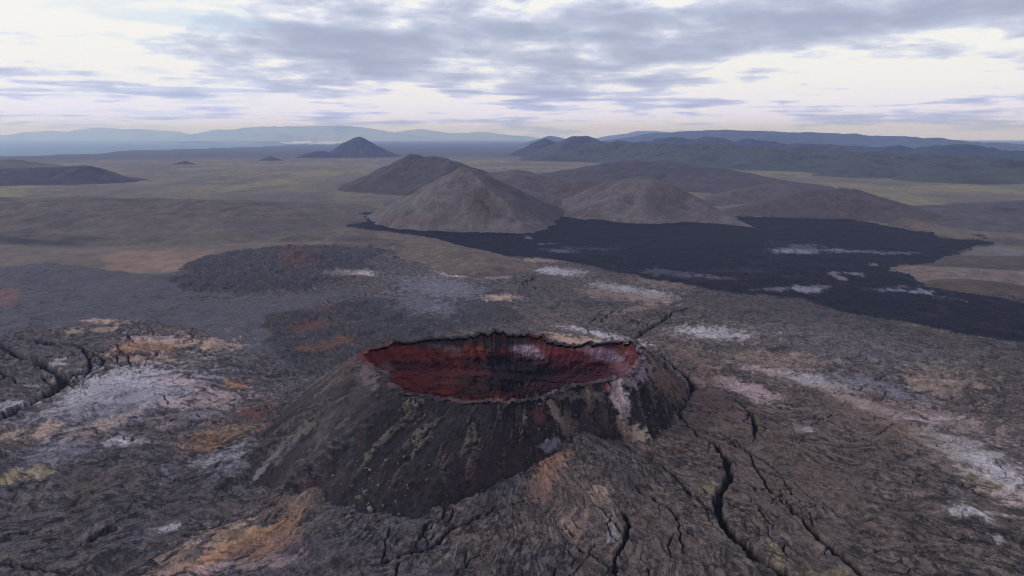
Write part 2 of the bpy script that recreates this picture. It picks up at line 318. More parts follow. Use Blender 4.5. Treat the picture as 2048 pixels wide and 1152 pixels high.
def patchwork():
    W_, T_, O_, PK, Y_, R_, B_ = (.36, .345, .355), (.30, .215, .155), (.24, .125, .060), (.31, .23, .22), (.20, .165, .085), (.085, .034, .026), (.14, .14, .165)
    return [
     (210,775,95,24,-18,W_,.95),(300,790,80,12,-8,W_,.7),(150,800,60,10,-25,W_,.7),(240,885,26,7,-5,W_,.8),(345,1058,20,6,-20,W_,.4),(250,800,140,40,-15,B_,.75),
     (310,690,70,14,-5,O_,.75),(330,680,50,8,0,PK,.7),(415,690,45,9,0,T_,.8),(210,643,26,5,3,T_,.9),(210,659,22,4,0,T_,.8),(147,663,14,4,0,T_,.9),(300,718,50,8,0,T_,.6),
     (355,760,45,10,8,PK,.75),(300,765,40,7,0,W_,.5),(470,768,20,6,0,O_,.9),(440,795,60,10,0,PK,.5),(380,808,80,9,0,PK,.5),(115,725,14,7,0,W_,.7),(110,757,10,4,0,W_,.7),(60,805,22,4,-15,W_,.9),(30,808,30,4,-10,W_,.8),
     (500,825,40,9,-10,R_,.9),(350,840,50,10,-10,O_,.35),(380,835,60,12,-10,B_,.6),(90,862,40,9,-22,T_,.8),(15,870,30,6,-10,T_,.9),(190,855,60,10,-20,T_,.6),(170,870,50,10,-18,PK,.4),
     (15,955,35,9,-18,Y_,.95),(85,942,24,7,-25,Y_,.85),(440,870,60,14,-8,O_,.4),(420,895,40,7,-10,O_,.6),(120,900,90,22,-18,B_,.5),
     (480,1085,90,15,-25,(.30,.18,.10),.9),(460,1068,50,8,-38,T_,.95),(370,1108,36,9,-42,T_,.95),(345,1125,40,9,-30,T_,.7),(560,1060,60,30,-48,O_,.6),(440,1115,110,22,-14,O_,.65),(470,1132,120,9,-6,PK,.6),(600,1010,35,9,-25,O_,.7),(335,1058,25,7,-20,W_,.6),(600,1000,60,60,0,(.10,.075,.06),.6),
     (915,530,30,6,0,PK,1.0),(925,546,34,6,0,W_,.9),(1120,543,42,6,5,W_,1.0),(1085,520,40,4,0,T_,.7),(985,552,34,5,0,PK,.6),(1000,595,30,5,0,T_,.9),(725,547,16,4,0,W_,.8),(700,545,40,5,0,PK,.4),
     (1230,575,40,7,6,W_,.85),(1280,583,60,5,9,W_,.9),(1300,596,40,7,6,PK,.9),(1230,590,60,8,6,T_,.55),(1330,566,60,8,5,T_,.5),(880,575,70,18,8,B_,.6),(850,610,60,16,8,B_,.5),
     (1430,668,55,9,3,W_,.75),(1400,660,30,5,0,W_,.6),(1200,668,60,5,11,W_,.8),(1240,690,46,8,4,(.30,.25,.28),1.0),(1160,680,60,7,6,T_,.9),(1300,610,50,6,-15,T_,.4),
     (1545,742,60,7,10,PK,.95),(1590,752,40,6,6,W_,.8),(1640,765,70,12,14,B_,.95),(1640,765,60,9,14,W_,.6),(1480,775,46,12,28,PK,.9),(1530,790,36,10,30,PK,.8),(1405,770,20,8,30,PK,.6),
     (1760,775,80,12,16,B_,.8),(1700,800,60,8,20,T_,.9),(1760,820,60,9,20,W_,.7),(1850,838,60,5,0,W_,.85),(1740,810,60,10,12,R_,.4),(1900,840,90,12,18,PK,.5),(1800,850,60,15,25,(.15,.09,.06),.7),
     (1560,720,80,16,5,T_,.35),(1880,770,60,16,15,T_,.45),(1900,895,70,16,30,B_,.9),(1940,910,70,20,32,W_,.8),(2000,950,60,25,38,W_,.75),(1890,890,45,14,28,Y_,.45),(2000,975,50,20,30,Y_,.55),(2040,1000,40,14,20,PK,.6),
     (1945,1022,34,8,10,W_,.7),(1925,1010,16,6,40,W_,.6),(2005,1080,14,5,0,W_,.5),(1610,860,20,5,12,W_,.6),(1550,1100,22,12,50,Y_,.7),(1650,1145,50,10,0,Y_,.45),(1430,980,26,12,0,Y_,.5),(1225,1060,10,26,8,W_,.55),
     (1850,655,60,7,10,Y_,.5),(1880,735,60,7,5,Y_,.3),(1700,690,150,30,10,B_,.25),
     (600,652,40,8,-5,R_,1.0),(640,620,20,4,0,R_,.8),(650,688,46,8,-12,(.10,.05,.03),.9),(5,590,30,14,0,(.11,.06,.045),.95),(590,505,34,16,0,R_,.55),(600,522,40,14,0,(.07,.045,.035),.8),
     (1100,930,22,42,10,(.20,.115,.075),.95),(1085,985,26,30,0,(.13,.08,.055),.8),(1150,1000,60,50,0,(.10,.075,.06),.5),(1205,990,12,16,20,T_,.6),(1150,1050,18,22,0,T_,.5),(1420,800,60,22,35,(.11,.06,.045),.7),(1400,730,60,14,35,(.14,.09,.07),.6),
     (1500,900,160,60,30,(.085,.062,.05),.55),(1600,1000,170,70,35,(.085,.065,.052),.5),(1300,1080,120,70,0,(.085,.065,.055),.5),(1750,830,160,40,18,(.11,.078,.06),.5),
     (480,920,60,16,-15,B_,.55),(450,915,60,10,-12,W_,.25),(600,1110,120,40,0,(.06,.055,.065),.5),
    ]
PATCH = patchwork()

def apron(x, y):
    """lava banked up against the right and front right of the cone"""
    th = np.arctan2(x - CR[0], -(y - CR[1])); r = np.hypot(x - CR[0], y - CR[1])
    rb = tab(BT, th, 1)
    w = sst(th, -.15, .35) * (1 - sst(th, 2.0, 2.8))
    side = np.exp(-(((th - .70) / .22) ** 2)) * .5 + .5
    a = w * 14 * side * np.exp(-np.maximum(r - rb * .8, 0) / 42.)
    return a + (1 - w) * 2.5 * np.exp(-np.maximum(r - rb, 0) / 25.)

def flowspace(x, y):
    th = np.arctan2(x - CR[0], -(y - CR[1])); r = np.maximum(np.hypot(x - CR[0], y - CR[1]), 20)
    L = np.log(r / 80.)
    wx = fbm(x / 38., y / 38., 3, .5, 51); wy = fbm(x / 33., y / 33., 3, .5, 57)
    qx = th + .16 * wx + .18 * L; qy = L + .16 * wy
    seam = 1 - sst(np.abs(th), 2.6, 3.05)
    return qx, qy, seam

def build_ground():
    az_in = np.linspace(-46, 46, 1500)
    azs = np.concatenate([np.linspace(-180, -47.5, 46, endpoint=False), az_in, np.linspace(47.5, 180, 46, endpoint=False)])
    vs = np.arange(1250, 280.5, -1.5)
    a_, b_, c_ = ray(1024, vs); rad = CAM_H * b_ / -c_
    rad = np.concatenate([[2, 40, 80, 110, 125], rad, [46000.]]); rad = np.unique(rad)
    A, R = np.meshgrid(np.radians(azs), rad)
    x = (R * np.sin(A)).ravel(); y = (R * np.cos(A)).ravel(); r0 = R.ravel()
    # outlines wander with the ground, not with the view
    wob = np.clip(r0 / 900., .2, 3.)
    nx = fbm(x / 40, y / 40, 5, .6, 1) * 16 * wob; ny = fbm(x / 40, y / 40, 5, .6, 9) * 22 * wob
    yy = np.maximum(y, 30.)
    u0, v0 = pix(x, yy, 0 * x); u1, v1 = pix(x + nx, np.maximum(y + ny, 30.), 0 * x)
    sN = poly_sd(u1, v1, P_NEAR); sB = poly_sd(u1, v1, P_BLACK)
    near = sst(sN, -1.5, 1.5) * (r0 < 1500); near[(y < 60)] = 1
    black = sst(sB, -1., 1.) * (r0 < 2500) * (y > 60)
    jag = sst(poly_sd(u1, v1, P_JAG), -3, 4) * near; plate = sst(poly_sd(u1, v1, P_PLATE), -6, 8) * near * (1 - jag)
    dark2 = sst(poly_sd(u1, v1, P_DARK2), -4, 6) * near
    # relief
    qx, qy, seam = flowspace(x, y)
    s1 = fbm(qx * 9, qy * 2.6, 3, .5, 20, True); s2 = fbm(qx * 26, qy * 7, 3, .55, 24, True); s3 = fbm(qx * 80, qy * 24, 3, .6, 28, True)
    b1 = fbm(x / 55, y / 55, 4, .5, 31); b2 = fbm(x / 16, y / 16, 4, .55, 35); b3 = fbm(x / 4.5, y / 4.5, 4, .6, 39, True)
    b4 = fbm(x / 1.3, y / 1.3, 3, .6, 45, True) * (r0 < 700)
    smooth = 1 - .75 * plate
    dr = np.clip(r0 / 300., 1, 3.)
    lava_h = 2.4 * b1 + smooth * (1.1 * b2 + .55 * (b3 - .35) * (1 + .8 * jag) + seam * (1.1 * (s1 - .35) + .62 * (s2 - .35) + .28 * (s3 - .35)) + .10 * b4)
    lava_h += jag * (1.2 + 2.0 * fbm(x / 9, y / 9, 4, .6, 43)) + dark2 * (1.2 + 1.3 * fbm(x / 7, y / 7, 4, .6, 47))
    plain_h = .6 * b1 + .3 * b2 * (r0 < 3000)
    plain_h = np.where(r0 > 5000, 0, plain_h)
    blk_h = 1.5 + 1.3 * b1 + 1.0 * b2 + 1.1 * b3
    h = plain_h * (1 - near) + near * (lava_h + 1.0); h = h * (1 - black) + black * blk_h
    h += apron(x, y) * near
    # the mound of spatter on the far left of the field
    mx_, my_ = at(590, 524); dm = np.hypot(x - mx_, (y - my_) * .8)
    h += 9 * np.exp(-(dm / 26) ** 1.6) * near
    # broad dome behind the cone
    # fissures
    col_f = np.zeros(x.shape); lip = np.zeros(x.shape)
    CRK = []; r_ = random.Random(21)
    for pts, wid in FIS:
        P = [at(a, b, 1.0) for a, b in pts]
        hz = [float(apron(np.array([p[0]]), np.array([p[1]]))[0]) for p in P]
        P = [at(a, b, 1.0 + z) for (a, b), z in zip(pts, hz)]
        P = np.array([[float(p[0]), float(p[1])] for p in P])
        wm = np.array([max(w, 3.2) * math.hypot(math.hypot(*p), CAM_H) / FPX * .5 for w, p in zip(wid, P)])
        CRK.append((P, wm))
        for _ in range(int(1 + len(P) * .7)):
            i = r_.randrange(len(P) - 1); t0 = r_.random(); p0 = P[i] * (1 - t0) + P[i + 1] * t0
            dv = P[i + 1] - P[i]; an = math.atan2(dv[1], dv[0]) + r_.choice([-1, 1]) * r_.uniform(.3, .9); Q = [p0]; sc_ = math.hypot(*p0) / 260.
            for _k in range(r_.randint(2, 4)):
                an += r_.uniform(-.5, .5); Q.append(Q[-1] + np.array([math.cos(an), math.sin(an)]) * r_.uniform(2, 5) * sc_)
            CRK.append((np.array(Q), np.linspace(.42, .2, len(Q)) * sc_))
    for _ in range(110):                       # hairline cracks that follow the slope away from the cone
        t_ = r_.uniform(-1.7, 1.9); q_ = r_.uniform(62, 190); Q = []
        for _k in range(r_.randint(3, 6)):
            Q.append([CR[0] + q_ * math.sin(t_), CR[1] - q_ * math.cos(t_)]); q_ += r_.uniform(3, 9); t_ += r_.uniform(-.06, .05)
        if math.hypot(*Q[0]) > 90: CRK.append((np.array(Q), np.full(len(Q), r_.uniform(.2, .42))))
    for P, wm in CRK:
        lo = P.min(0) - 12; hi = P.max(0) + 12
        k = np.where((x > lo[0]) & (x < hi[0]) & (y > lo[1]) & (y < hi[1]))[0]
        if not len(k): continue
        xx = x[k] + .8 * perlin(x[k] / 9, y[k] / 9, 61) + .7 * perlin(x[k] / 3.2, y[k] / 3.2, 68) + .35 * perlin(x[k] / 1.6, y[k] / 1.6, 62)
        yk = y[k] + 1.2 * perlin(x[k] / 9, y[k] / 9, 63) + .9 * perlin(x[k] / 3.2, y[k] / 3.2, 69) + .4 * perlin(x[k] / 1.6, y[k] / 1.6, 64)
        d, t = line_dist(xx, yk, P)
        w = np.interp(t, np.arange(len(wm)), wm) * 1.08
        inside = (1 - sst(d / w, .65, 1.05)) * sst(w + .25 * perlin(x[k] / 6, y[k] / 6, 66), .05, .35)
        h[k] -= inside * np.minimum(w * 2.2, 5.0)
        h[k] += np.exp(-((d / w - 1.5) / .5) ** 2) * np.minimum(w * .2, .35) + inside * .5 * fbm(x[k] / 1.2, y[k] / 1.2, 3, .6, 67)
        col_f[k] = np.maximum(col_f[k], inside); lip[k] = np.maximum(lip[k], np.exp(-((d / w - 1.35) / .35) ** 2))
    # colour
    u, v = pix(x, yy, h)
    fb = fbm(x / 28, y / 28, 4, .55, 71); ft = .5 + .5 * fbm(x / 6, y / 6, 4, .65, 75); fs = .5 + .5 * s2 * seam
    g30 = fbm(x / 12, y / 12, 5, .65, 79)
    col = np.empty((len(x), 3), np.float32); col[:] = (.066, .058, .059)
    brown = sst(fb + .55 * sst(u, 850, 1300) - .1, -.3, .4)
    col = mixc(col, (.093, .073, .061), brown * .85)
    col = mixc(col, (.105, .100, .112), sst(g30 - .25 * sst(u, 900, 1400), .05, .5) * .5)
    fx = fbm(x / 2.2, y / 2.2, 4, .7, 77); fq = fbm(qx * 85, qy * 16, 4, .72, 78) * seam
    tex = sst(.55 * (ft - .5) * 2 + .7 * fx + 1.0 * fq, -.48, .42)
    col = mixc(col, (.150, .120, .095), sst(fbm(qx * 22, qy * 6, 5, .7, 73) * seam + .5 * fx + .3 * fb, .18, .6) * .55)
    col = mixc(col, (.075, .072, .092), sst(fbm(x / 10, y / 10, 5, .7, 74) + .4 * fx, .1, .5) * .5)
    slab = sst(fbm(x / 20, y / 20, 4, .6, 111), .0, .3) * .6; tex = tex * (1 - slab) + .58 * slab
    col *= (.26 + 1.3 * tex)[:, None]
    col = mixc(col, (.024, .023, .028), sst(fbm(qx * 17, qy * 5, 5, .65, 83) + .25 * b2, .12, .42) * .75)
    col = mixc(col, (.020, .019, .023), sst(fbm(x / 5, y / 5, 5, .7, 86), .16, .28) * .85)
    # smooth grey plate, jagged fresh lava
    col = mixc(col, (.072, .070, .080), plate * .85)
    col = mixc(col, (.085, .085, .10), plate * sst(fbm(x / 60, y / 20, 5, .6, 88), .0, .5) * .6)
    col = mixc(col, np.array((.036, .037, .045)), jag * .9 * (.5 + .5 * sst(g30, .3, -.2)))
    col = mixc(col, (.034, .033, .037), dark2 * (.55 + .35 * sst(g30, .2, -.3)))
    # mineral crusts and burnt patches
    wn1 = fbm(x / 7, y / 7, 6, .75, 91); wn2 = fbm(qx * 34, qy * 8, 5, .72, 95) * seam
    uj = u + (fbm(x / 14, y / 14, 4, .6, 97) * 36 + 0) * 230 / np.maximum(r0, 230); vj = v + fbm(x / 14, y / 14, 4, .6, 99) * 26 * (230 / np.maximum(r0, 230)) ** 1.6
    for (a, b, ru, rv, an, c, s_) in PATCH:
        m = blob(uj, vj, a, b, ru * 1.35, rv * 1.35, an)
        if c[1] > .3 and s_ > .5:      # the pale crusts sit in a wider tan stain
            m2 = blob(uj, vj, a, b, ru * 2.2, rv * 2.4, an); k = np.where(m2 > .03)[0]
            col[k] = mixc(col[k], (.19, .155, .125), sst(m2[k] + .9 * wn1[k] + .7 * wn2[k], .25, 1.1) * .5 * near[k])
        k = np.where(m > .02)[0]
        if not len(k): continue
        cb = 1.4; mk = sst(m[k] * 1.05 + .9 * wn1[k] + 1.0 * wn2[k] + .35 * fx[k], .32, .82) * s_ * (.45 + .55 * tex[k])
        col[k] = mixc(col[k], np.array(c) * cb, mk * near[k])
    # far slopes of the field are browner-dark again towards the black flow
    edge = near * sst(v - (545 + (u - 1000) * .115), 60, 10) * sst(u, 900, 1200)
    col = mixc(col, (.040, .038, .044), edge * .45)
    dkr = near * blob(u, v, 1850, 655, 260, 30, 8)
    col = mixc(col, (.030, .029, .036), dkr * .7 * sst(g30, .2, -.2))
    # fissures cut into fresh dark rock
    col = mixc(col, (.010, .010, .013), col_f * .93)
    col = mixc(col, (.10, .09, .09), lip * .22)
    # plain: sand, moss, dark heath
    pl = np.empty_like(col); pl[:] = (.078, .066, .056)
    moss = sst(fbm(x / 260, y / 420, 5, .6, 101), -.25, .35)
    pl = mixc(pl, (.128, .112, .052), moss * sst(r0, 1000, 1700) * (1 - sst(r0, 4200, 5400)) * .9)
    pl = mixc(pl, (.050, .042, .044), sst(fbm(x / 130, y / 300, 5, .65, 103), .02, .4) * .75)
    pl = mixc(pl, (.14, .125, .07), sst(fbm(x / 90, y / 140, 5, .68, 105), .2, .5) * .45 * (r0 > 1300) * (r0 < 4500))
    pl = mixc(pl, (.040, .038, .046), sst(r0, 4300, 5600) * .9)
    sand = sst(poly_sd(u1, v1, P_SAND), -2, 2)
    pl = mixc(pl, (.125, .085, .060), sand * .95)
    pl = mixc(pl, (.150, .105, .075), sand * blob(u, v, 310, 520, 30, 20) * .6)
    vbrown = sst(v, 440, 470) * (u < 1000)
    pl = mixc(pl, (.085, .068, .055), vbrown * .7 * (1 - sand))
    grey_flat = blob(u, v, 480, 395, 230, 16) ; pl = mixc(pl, (.055, .050, .052), grey_flat * .6)
    gfr = blob(u, v, 2000, 505, 70, 12, 8); pl = mixc(pl, (.075, .075, .085), sst(gfr + .6 * fbm(x / 60, y / 20, 4, .6, 104), .5, .8) * .6)
    pl = mixc(pl, (.06, .085, .045), blob(u, v, 1750, 345, 260, 9, 6) * .6)
    mot = fbm(x / 35, y / 60, 5, .7, 112); mot2 = fbm(x / 12, y / 25, 4, .7, 113)
    pl = mixc(pl, (.052, .047, .040), sst(mot + .4 * mot2, .05, .35) * .55); pl = mixc(pl, (.105, .10, .055), sst(mot2 - .5 * mot, .15, .45) * .4 * (r0 > 900))
    pl = pl * 1.3
    col = col * near[:, None] + pl * (1 - near[:, None])
    bk = np.empty_like(col); bk[:] = (.0036, .0044, .0125)
    bk *= (.75 + .5 * ft)[:, None]
    bn = fbm(x / 30, y / 60, 5, .65, 107)
    for (a, b, ru, rv, an, s_) in [(1580,508,30,6,0,.8),(1640,504,60,4,-2,.4),(1700,507,60,3,2,.6),(1790,509,26,3,0,.45),(1600,500,60,10,0,.3),(1740,532,14,4,10,.8),(1680,557,14,5,20,.7),(1720,553,14,3,6,.7),
                                   (1610,584,26,7,6,.9),(1640,578,24,5,0,.6),(1530,582,40,3,0,.6),(1780,585,40,5,3,.7),(1840,592,50,5,8,1.),(1890,600,50,3,8,.8),(1800,577,26,4,0,.5),(1060,478,14,2,10,.7),(1090,491,24,2,0,.55),(1120,505,30,3,5,.4),(1180,500,60,4,0,.2),
                                   (1960,508,40,4,5,.5),(1930,522,16,3,0,.7),(1340,550,80,6,5,.25),(1420,560,60,5,5,.25),(1480,545,60,5,0,.12)]:
        m = blob(u1, v1, a, b, ru * 1.2, rv * 1.2, an)
        bk = mixc(bk, (.20, .19, .23), sst(m + 1.0 * bn + .8 * fbm(x / 7, y / 14, 4, .7, 109), .42, .95) * s_ * .8 * sst(m, .05, .25))
    bk = mixc(bk, (.030, .029, .034), sst(fbm(x / 14, y / 30, 5, .7, 110), .1, .5) * .6 * sst(v, 450, 560))
    col = col * (1 - black[:, None]) + bk * black[:, None]
    # sea bed, and the hole the crater sits in
    sea = sst(np.maximum(poly_sd(u0, v0, P_SEA), poly_sd(u0, v0, P_SEA2)), -.3, .3) * (r0 > 4000)
    h = h - 8 * sea
    th = np.arctan2(x - CR[0], -(y - CR[1])); rr = np.hypot(x - CR[0], y - CR[1])
    h -= 22 * sst(tab(BT, th, 1) * .80 - rr, 0, 6)
    V = np.stack([x, y, h], 1)
    Fq = grid_faces(len(rad), len(azs), True)
    Fq = Fq[:, ::-1]
    fc = near[Fq].mean(1); fbk = black[Fq].mean(1)
    isB = fbk > .5; isN = (fc > .5) & ~isB; isP = ~isB & ~isN
    o = mesh_obj('ground', V, Fq[isP], col, M_GROUND); tag(o, 'brown sandy and mossy plain stretching to the sea', 'ground', 'structure')
    o = mesh_obj('lava_field', V, Fq[isN], col, M_LAVA, flow=np.stack([qx, qy, seam * near], 1)); tag(o, 'cracked grey brown lava field with white and orange crusts around the crater', 'lava field', 'structure')
    o = mesh_obj('lava_flow', V, Fq[isB], col, M_BLACK); tag(o, 'smooth black lava flow filling the valley below the hills', 'lava flow', 'structure')
    return x, y, h, u, v
GX, GY, GH, _, _ = build_ground()
_gcell = {}
def ground_z(x, y):
    k = np.argmin((GX - x) ** 2 + (GY - y) ** 2); return float(GH[k])

# ------------------------------------------------------------------ the crater cone
def build_crater():
    root = bpy.data.objects.new('volcanic_crater', None); S.collection.objects.link(root)
    root.location = (CR[0], CR[1], 0)
    tag(root, 'steep dark scoria cone with a red open crater in the lava field', 'volcanic crater')
    nt_ = 1500; th = np.linspace(-np.pi, np.pi, nt_, endpoint=False)
    def smoothp(a, n):
        k = np.hanning(n); k /= k.sum(); return np.convolve(np.r_[a[-n:], a, a[:n]], k, 'same')[n:-n]
    rr = smoothp(tab(RT, th, 1), 15); zr = smoothp(tab(RT, th, 2), 15)
    rb = smoothp(tab(BT, th, 1), 21); zb = smoothp(tab(BT, th, 2), 21)
    # periodic noise: sample on a circle
    cx, cy = np.cos(th), np.sin(th)
    back = sst(np.abs(th), 1.7, 2.3)
    rs_, zs_ = smoothp(rr, 61), smoothp(zr, 61)
    rr = rr + 2.2 * fbm(cx * 9, cy * 9, 4, .6, 201) + 1.3 * fbm(cx * 30, cy * 30, 3, .6, 203)
    zr = zr + 1.1 * fbm(cx * 5, cy * 5, 2, .5, 204) + (1.0 + .9 * back) * fbm(cx * 14, cy * 14, 4, .6, 205) + (.5 + .4 * back) * np.maximum(fbm(cx * 30, cy * 30, 3, .55, 207), -.1) * 1.6
    for a, b, hh, ww in [(958,670,1.2,.06),(982,666,1.7,.07),(1003,668,1.0,.06),(1052,673,1.0,.06),(1078,676,1.5,.06),(1150,690,1.0,.03),(1275,690,2.0,.06),(1262,688,1.0,.04),(800,687,.9,.05)]:
        px_, py_ = at(a, b, 35); t_ = math.atan2(px_ - CR[0], -(py_ - CR[1])); dd = (th - t_ + np.pi) % (2 * np.pi) - np.pi
        zr = zr + hh * np.exp(-(dd / ww) ** 2)
    def block(s, kind):
        Sg, Tg = np.meshgrid(s, th, indexing='ij'); n = len(s)
        R0, Z0, RB, ZB = (np.broadcast_to(a, Sg.shape) for a in (rr, zr, rb, zb))
        CX, CY = np.sin(Tg), -np.cos(Tg); RS = np.broadcast_to(rs_, Sg.shape); ZS0 = np.broadcast_to(zs_, Sg.shape)
        if kind == 'out':          # 0 = rim, 1 = base, runs on below the lava
            d = Sg; kk = np.exp(-Sg * 16); R0 = RS + (R0 - RS) * kk; Z0 = ZS0 + (Z0 - ZS0) * kk; RE = R0 + (RB - R0) * d
            prof = np.where(d <= 1, d * .86 + .14 * d ** .6 - .10 * np.sin(np.pi * np.clip(d, 0, 1)), 1 + (d - 1) * 1.1)
            Z = Z0 + (ZB - .8 - Z0) * prof
            sl = Sg * 38
            gul = fbm(CX * 9 + 3, CY * 9 + Sg * .7, 4, .6, 211, True); fine = fbm(CX * 60, CY * 60 + sl * .12, 4, .65, 215)
            lump = fbm((R0 + sl) * CX / 2.0, (R0 + sl) * CY / 2.4, 5, .68, 219, True)
            lm = sst(fbm(CX * 10 + Sg * .8, CY * 10 + Sg * 1.6, 5, .65, 223), .04, .3) * sst(Sg, .0, .06) * (1 - sst(Sg, .55, .95))
            amp = sst(Sg, 0, .12)
            disp = amp * (.35 * (gul - .3) + .25 * fine + .30 * lump + 2.0 * fbm(RE * CX / 11, RE * CY / 11, 5, .6, 217) + .7 * sst(fbm(RE * CX / 20, RE * CY / 20, 2, .5, 218), -.1, .3) * fbm(RE * CX / 4, RE * CY / 4, 4, .6, 216, True)) + lm * (.95 * np.maximum(lump, 0) + .5)
            # buttresses on the right shoulder
            butt = sst(Tg, .75, 1.0) * (1 - sst(Tg, 2.2, 2.6)) * amp
            disp += butt * 2.4 * fbm(CX * 14, CY * 14 + Sg, 3, .5, 225, True)
            spur = np.exp(-((Tg + .93) / .05) ** 2) + np.exp(-((Tg + 1.25) / .06) ** 2)
            disp += spur * 2.6 * sst(Sg, .05, .4)
            RR = RE + disp * .6; Z = Z + disp * .75
            aux = (lm, lump, gul, fine, butt, spur)
        elif kind == 'rim':        # s metres, negative inward
            k = np.abs(Sg - .35) / 1.65
            RR = R0 + Sg; Z = Z0 + .0 * Sg + .55 * (1 - k ** 2) + (.35 + 1.6 * sst(fbm(CX * 6, CY * 6, 3, .5, 228), -.1, .4)) * fbm((R0 + Sg) * CX / 3.8, (R0 + Sg) * CY / 3.8, 5, .62, 229) * (1 - k ** 2)
            aux = ()
        else:                      # inside, s = metres from the rim inward
            d = Sg; kk = np.exp(-d / 5.); R0 = RS + (R0 - RS) * kk; Z0 = ZS0 + (Z0 - ZS0) * kk
            cliff = 8 + 4.5 * fbm(CX * 5, CY * 5, 3, .5, 231) + 5 * back[None, :]
            ZS = np.broadcast_to(smoothp(zr, 241), Sg.shape); cs = np.broadcast_to(smoothp(cliff[0], 181), Sg.shape)
            z = np.where(d < cliff * .3, d * 3.3, cliff * .99 + (d - cliff * .3) * 1.0)
            zsm = np.where(d < cs * .3, d * 3.3, cs * .99 + (d - cs * .3) * 1.0); bl = sst(d, 5, 13)
            Z = (Z0 - z) * (1 - bl) + (ZS - zsm) * bl
            fl = -11 + 1.2 * fbm(CX * 4, CY * 4 + d * .04, 3, .5, 233)
            Z = np.where(Z > fl + 4, Z, fl + 4 * np.exp(np.minimum((Z - fl - 4) / 4, 0)))
            wxx = (R0 - d * .6) * CX; wyy = (R0 - d * .6) * CY
            strata = fbm((wxx + wyy * .5) / 5, Z / 4.5 + wyy / 9, 4, .6, 235); strat2 = fbm((wxx - wyy * .4) / 12, Z / 8 + wyy / 14, 4, .6, 237, True)
            amp = sst(d, 0, 3) * (1 - sst(d, 24, 32) * .8)
            bench = np.exp(-((d - 11) / 3.5) ** 2)
            RR = R0 - d + amp * (1.9 * strata + 1.6 * (strat2 - .3) + 2.6 * fbm(CX * 8 + Z / 14, CY * 8, 3, .5, 239) * np.exp(-d / 9) + .7 * fbm(wxx / 3.2, wyy / 3.2 + Z / 3.2, 4, .65, 238))
            RR = RR + amp * 1.5 * fbm(wxx / 22, Z / 2.4 + wxx / 30, 3, .55, 236) * (1 - sst(d, 14, 20))
            RR = np.maximum(RR, .02); Z = Z + bench * 1.6 + .5 * amp * fbm(wxx / 1.6, wyy / 1.6 + d * .3, 4, .65, 240)
            aux = (strata, strat2)
        x = CR[0] + RR * CX; y = CR[1] + RR * CY
        return x, y, Z, Sg, Tg, aux
    # --- outer slope
    s = np.linspace(0, 1, 330) ** .95; s = np.r_[s, np.linspace(1.02, 1.35, 22)]
    x, y, z, Sg, Tg, (lm, lump, gul, fine, butt, spur) = block(s, 'out')
    u, v = pix(x, y, z)
    q = fbm(x / 3, y / 3 + z / 3, 5, .65, 241); q2 = fbm(x / 9, y / 9, 4, .6, 243)
    c = np.empty(x.shape + (3,), np.float32); c[:] = (.021, .0185, .022)
    c *= (.75 + .8 * q)[..., None]
    c = mixc(c, (.040, .022, .026), sst(fbm(x / 7, y / 7, 5, .7, 245), .05, .4) * .5)
    ql_ = fbm(x / 1.1, y / 1.1 + z, 4, .7, 244)
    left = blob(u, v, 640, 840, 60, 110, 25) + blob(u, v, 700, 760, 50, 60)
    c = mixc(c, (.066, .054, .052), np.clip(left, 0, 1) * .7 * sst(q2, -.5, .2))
    c = mixc(c, (.135, .115, .092), lm * sst(lump + .8 * q + .3 * ql_, .2, .6) * .75)
    c = mixc(c, (.10, .095, .10), np.clip(spur, 0, 1) * sst(q, -.1, .4) * .7 * sst(Sg, .2, .5))
    pw = fbm(x / 4, y / 4, 4, .6, 247)
    ql = fbm(x / 1.2, y / 1.2 + z / 1.5, 4, .7, 246)
    c = mixc(c, (.075, .066, .058), sst(gul + .5 * ql, .25, .8) * sst(Sg, .05, .2) * .12)
    for (a, b, ru, rv, an, cc, s_) in [(1235,790,16,44,-18,(.36,.28,.28),.9),(1245,800,10,40,-12,(.45,.38,.38),.6),(1275,870,16,26,-38,(.38,.30,.24),.85),(1250,860,18,40,-25,(.2,.14,.11),.6),(1180,800,10,36,-8,(.17,.13,.09),.8),
            (1130,850,18,40,-30,(.15,.12,.10),.8),(1110,820,8,30,-25,(.25,.19,.17),.7),(1260,760,26,16,0,(.30,.22,.24),.7),(1290,740,26,20,0,(.25,.20,.24),.75),(1215,775,12,12,0,(.17,.05,.035),.8),(1315,740,16,40,-30,(.16,.11,.09),.7),
            (1150,790,60,10,0,(.20,.17,.16),.5),(1080,830,16,16,0,(.10,.03,.028),.7),(980,930,90,50,-20,(.042,.022,.026),.5),(1110,890,22,12,0,(.2,.19,.22),.7),(700,720,20,14,-40,(.09,.05,.045),.8),(735,750,16,30,-20,(.16,.13,.12),.6),
            (640,860,9,50,28,(.09,.085,.085),.5),(540,920,7,50,42,(.13,.125,.135),.7),(520,945,5,34,42,(.15,.14,.14),.7),(575,900,5,40,40,(.12,.115,.12),.6),(620,985,30,20,0,(.10,.05,.04),.4),(1340,770,30,40,-30,(.12,.085,.07),.7),(1180,850,40,40,0,(.055,.04,.045),.7)]:
        m = blob(u, v, a, b, ru * 1.2, rv * 1.2, an)
        c = mixc(c, cc, sst(m + .8 * pw + .8 * q + .35 * ql, .34, .86) * s_ * .85 * sst(m, .08, .3))
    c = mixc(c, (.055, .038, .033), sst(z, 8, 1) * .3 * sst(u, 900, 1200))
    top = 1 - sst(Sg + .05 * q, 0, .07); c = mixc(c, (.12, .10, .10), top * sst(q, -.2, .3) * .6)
    V = np.stack([x, y, z], -1).reshape(-1, 3)
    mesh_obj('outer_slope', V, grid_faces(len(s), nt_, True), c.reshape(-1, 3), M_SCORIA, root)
    for o in root.children: pass
    # --- rim
    s = np.linspace(2.0, -1.3, 17)
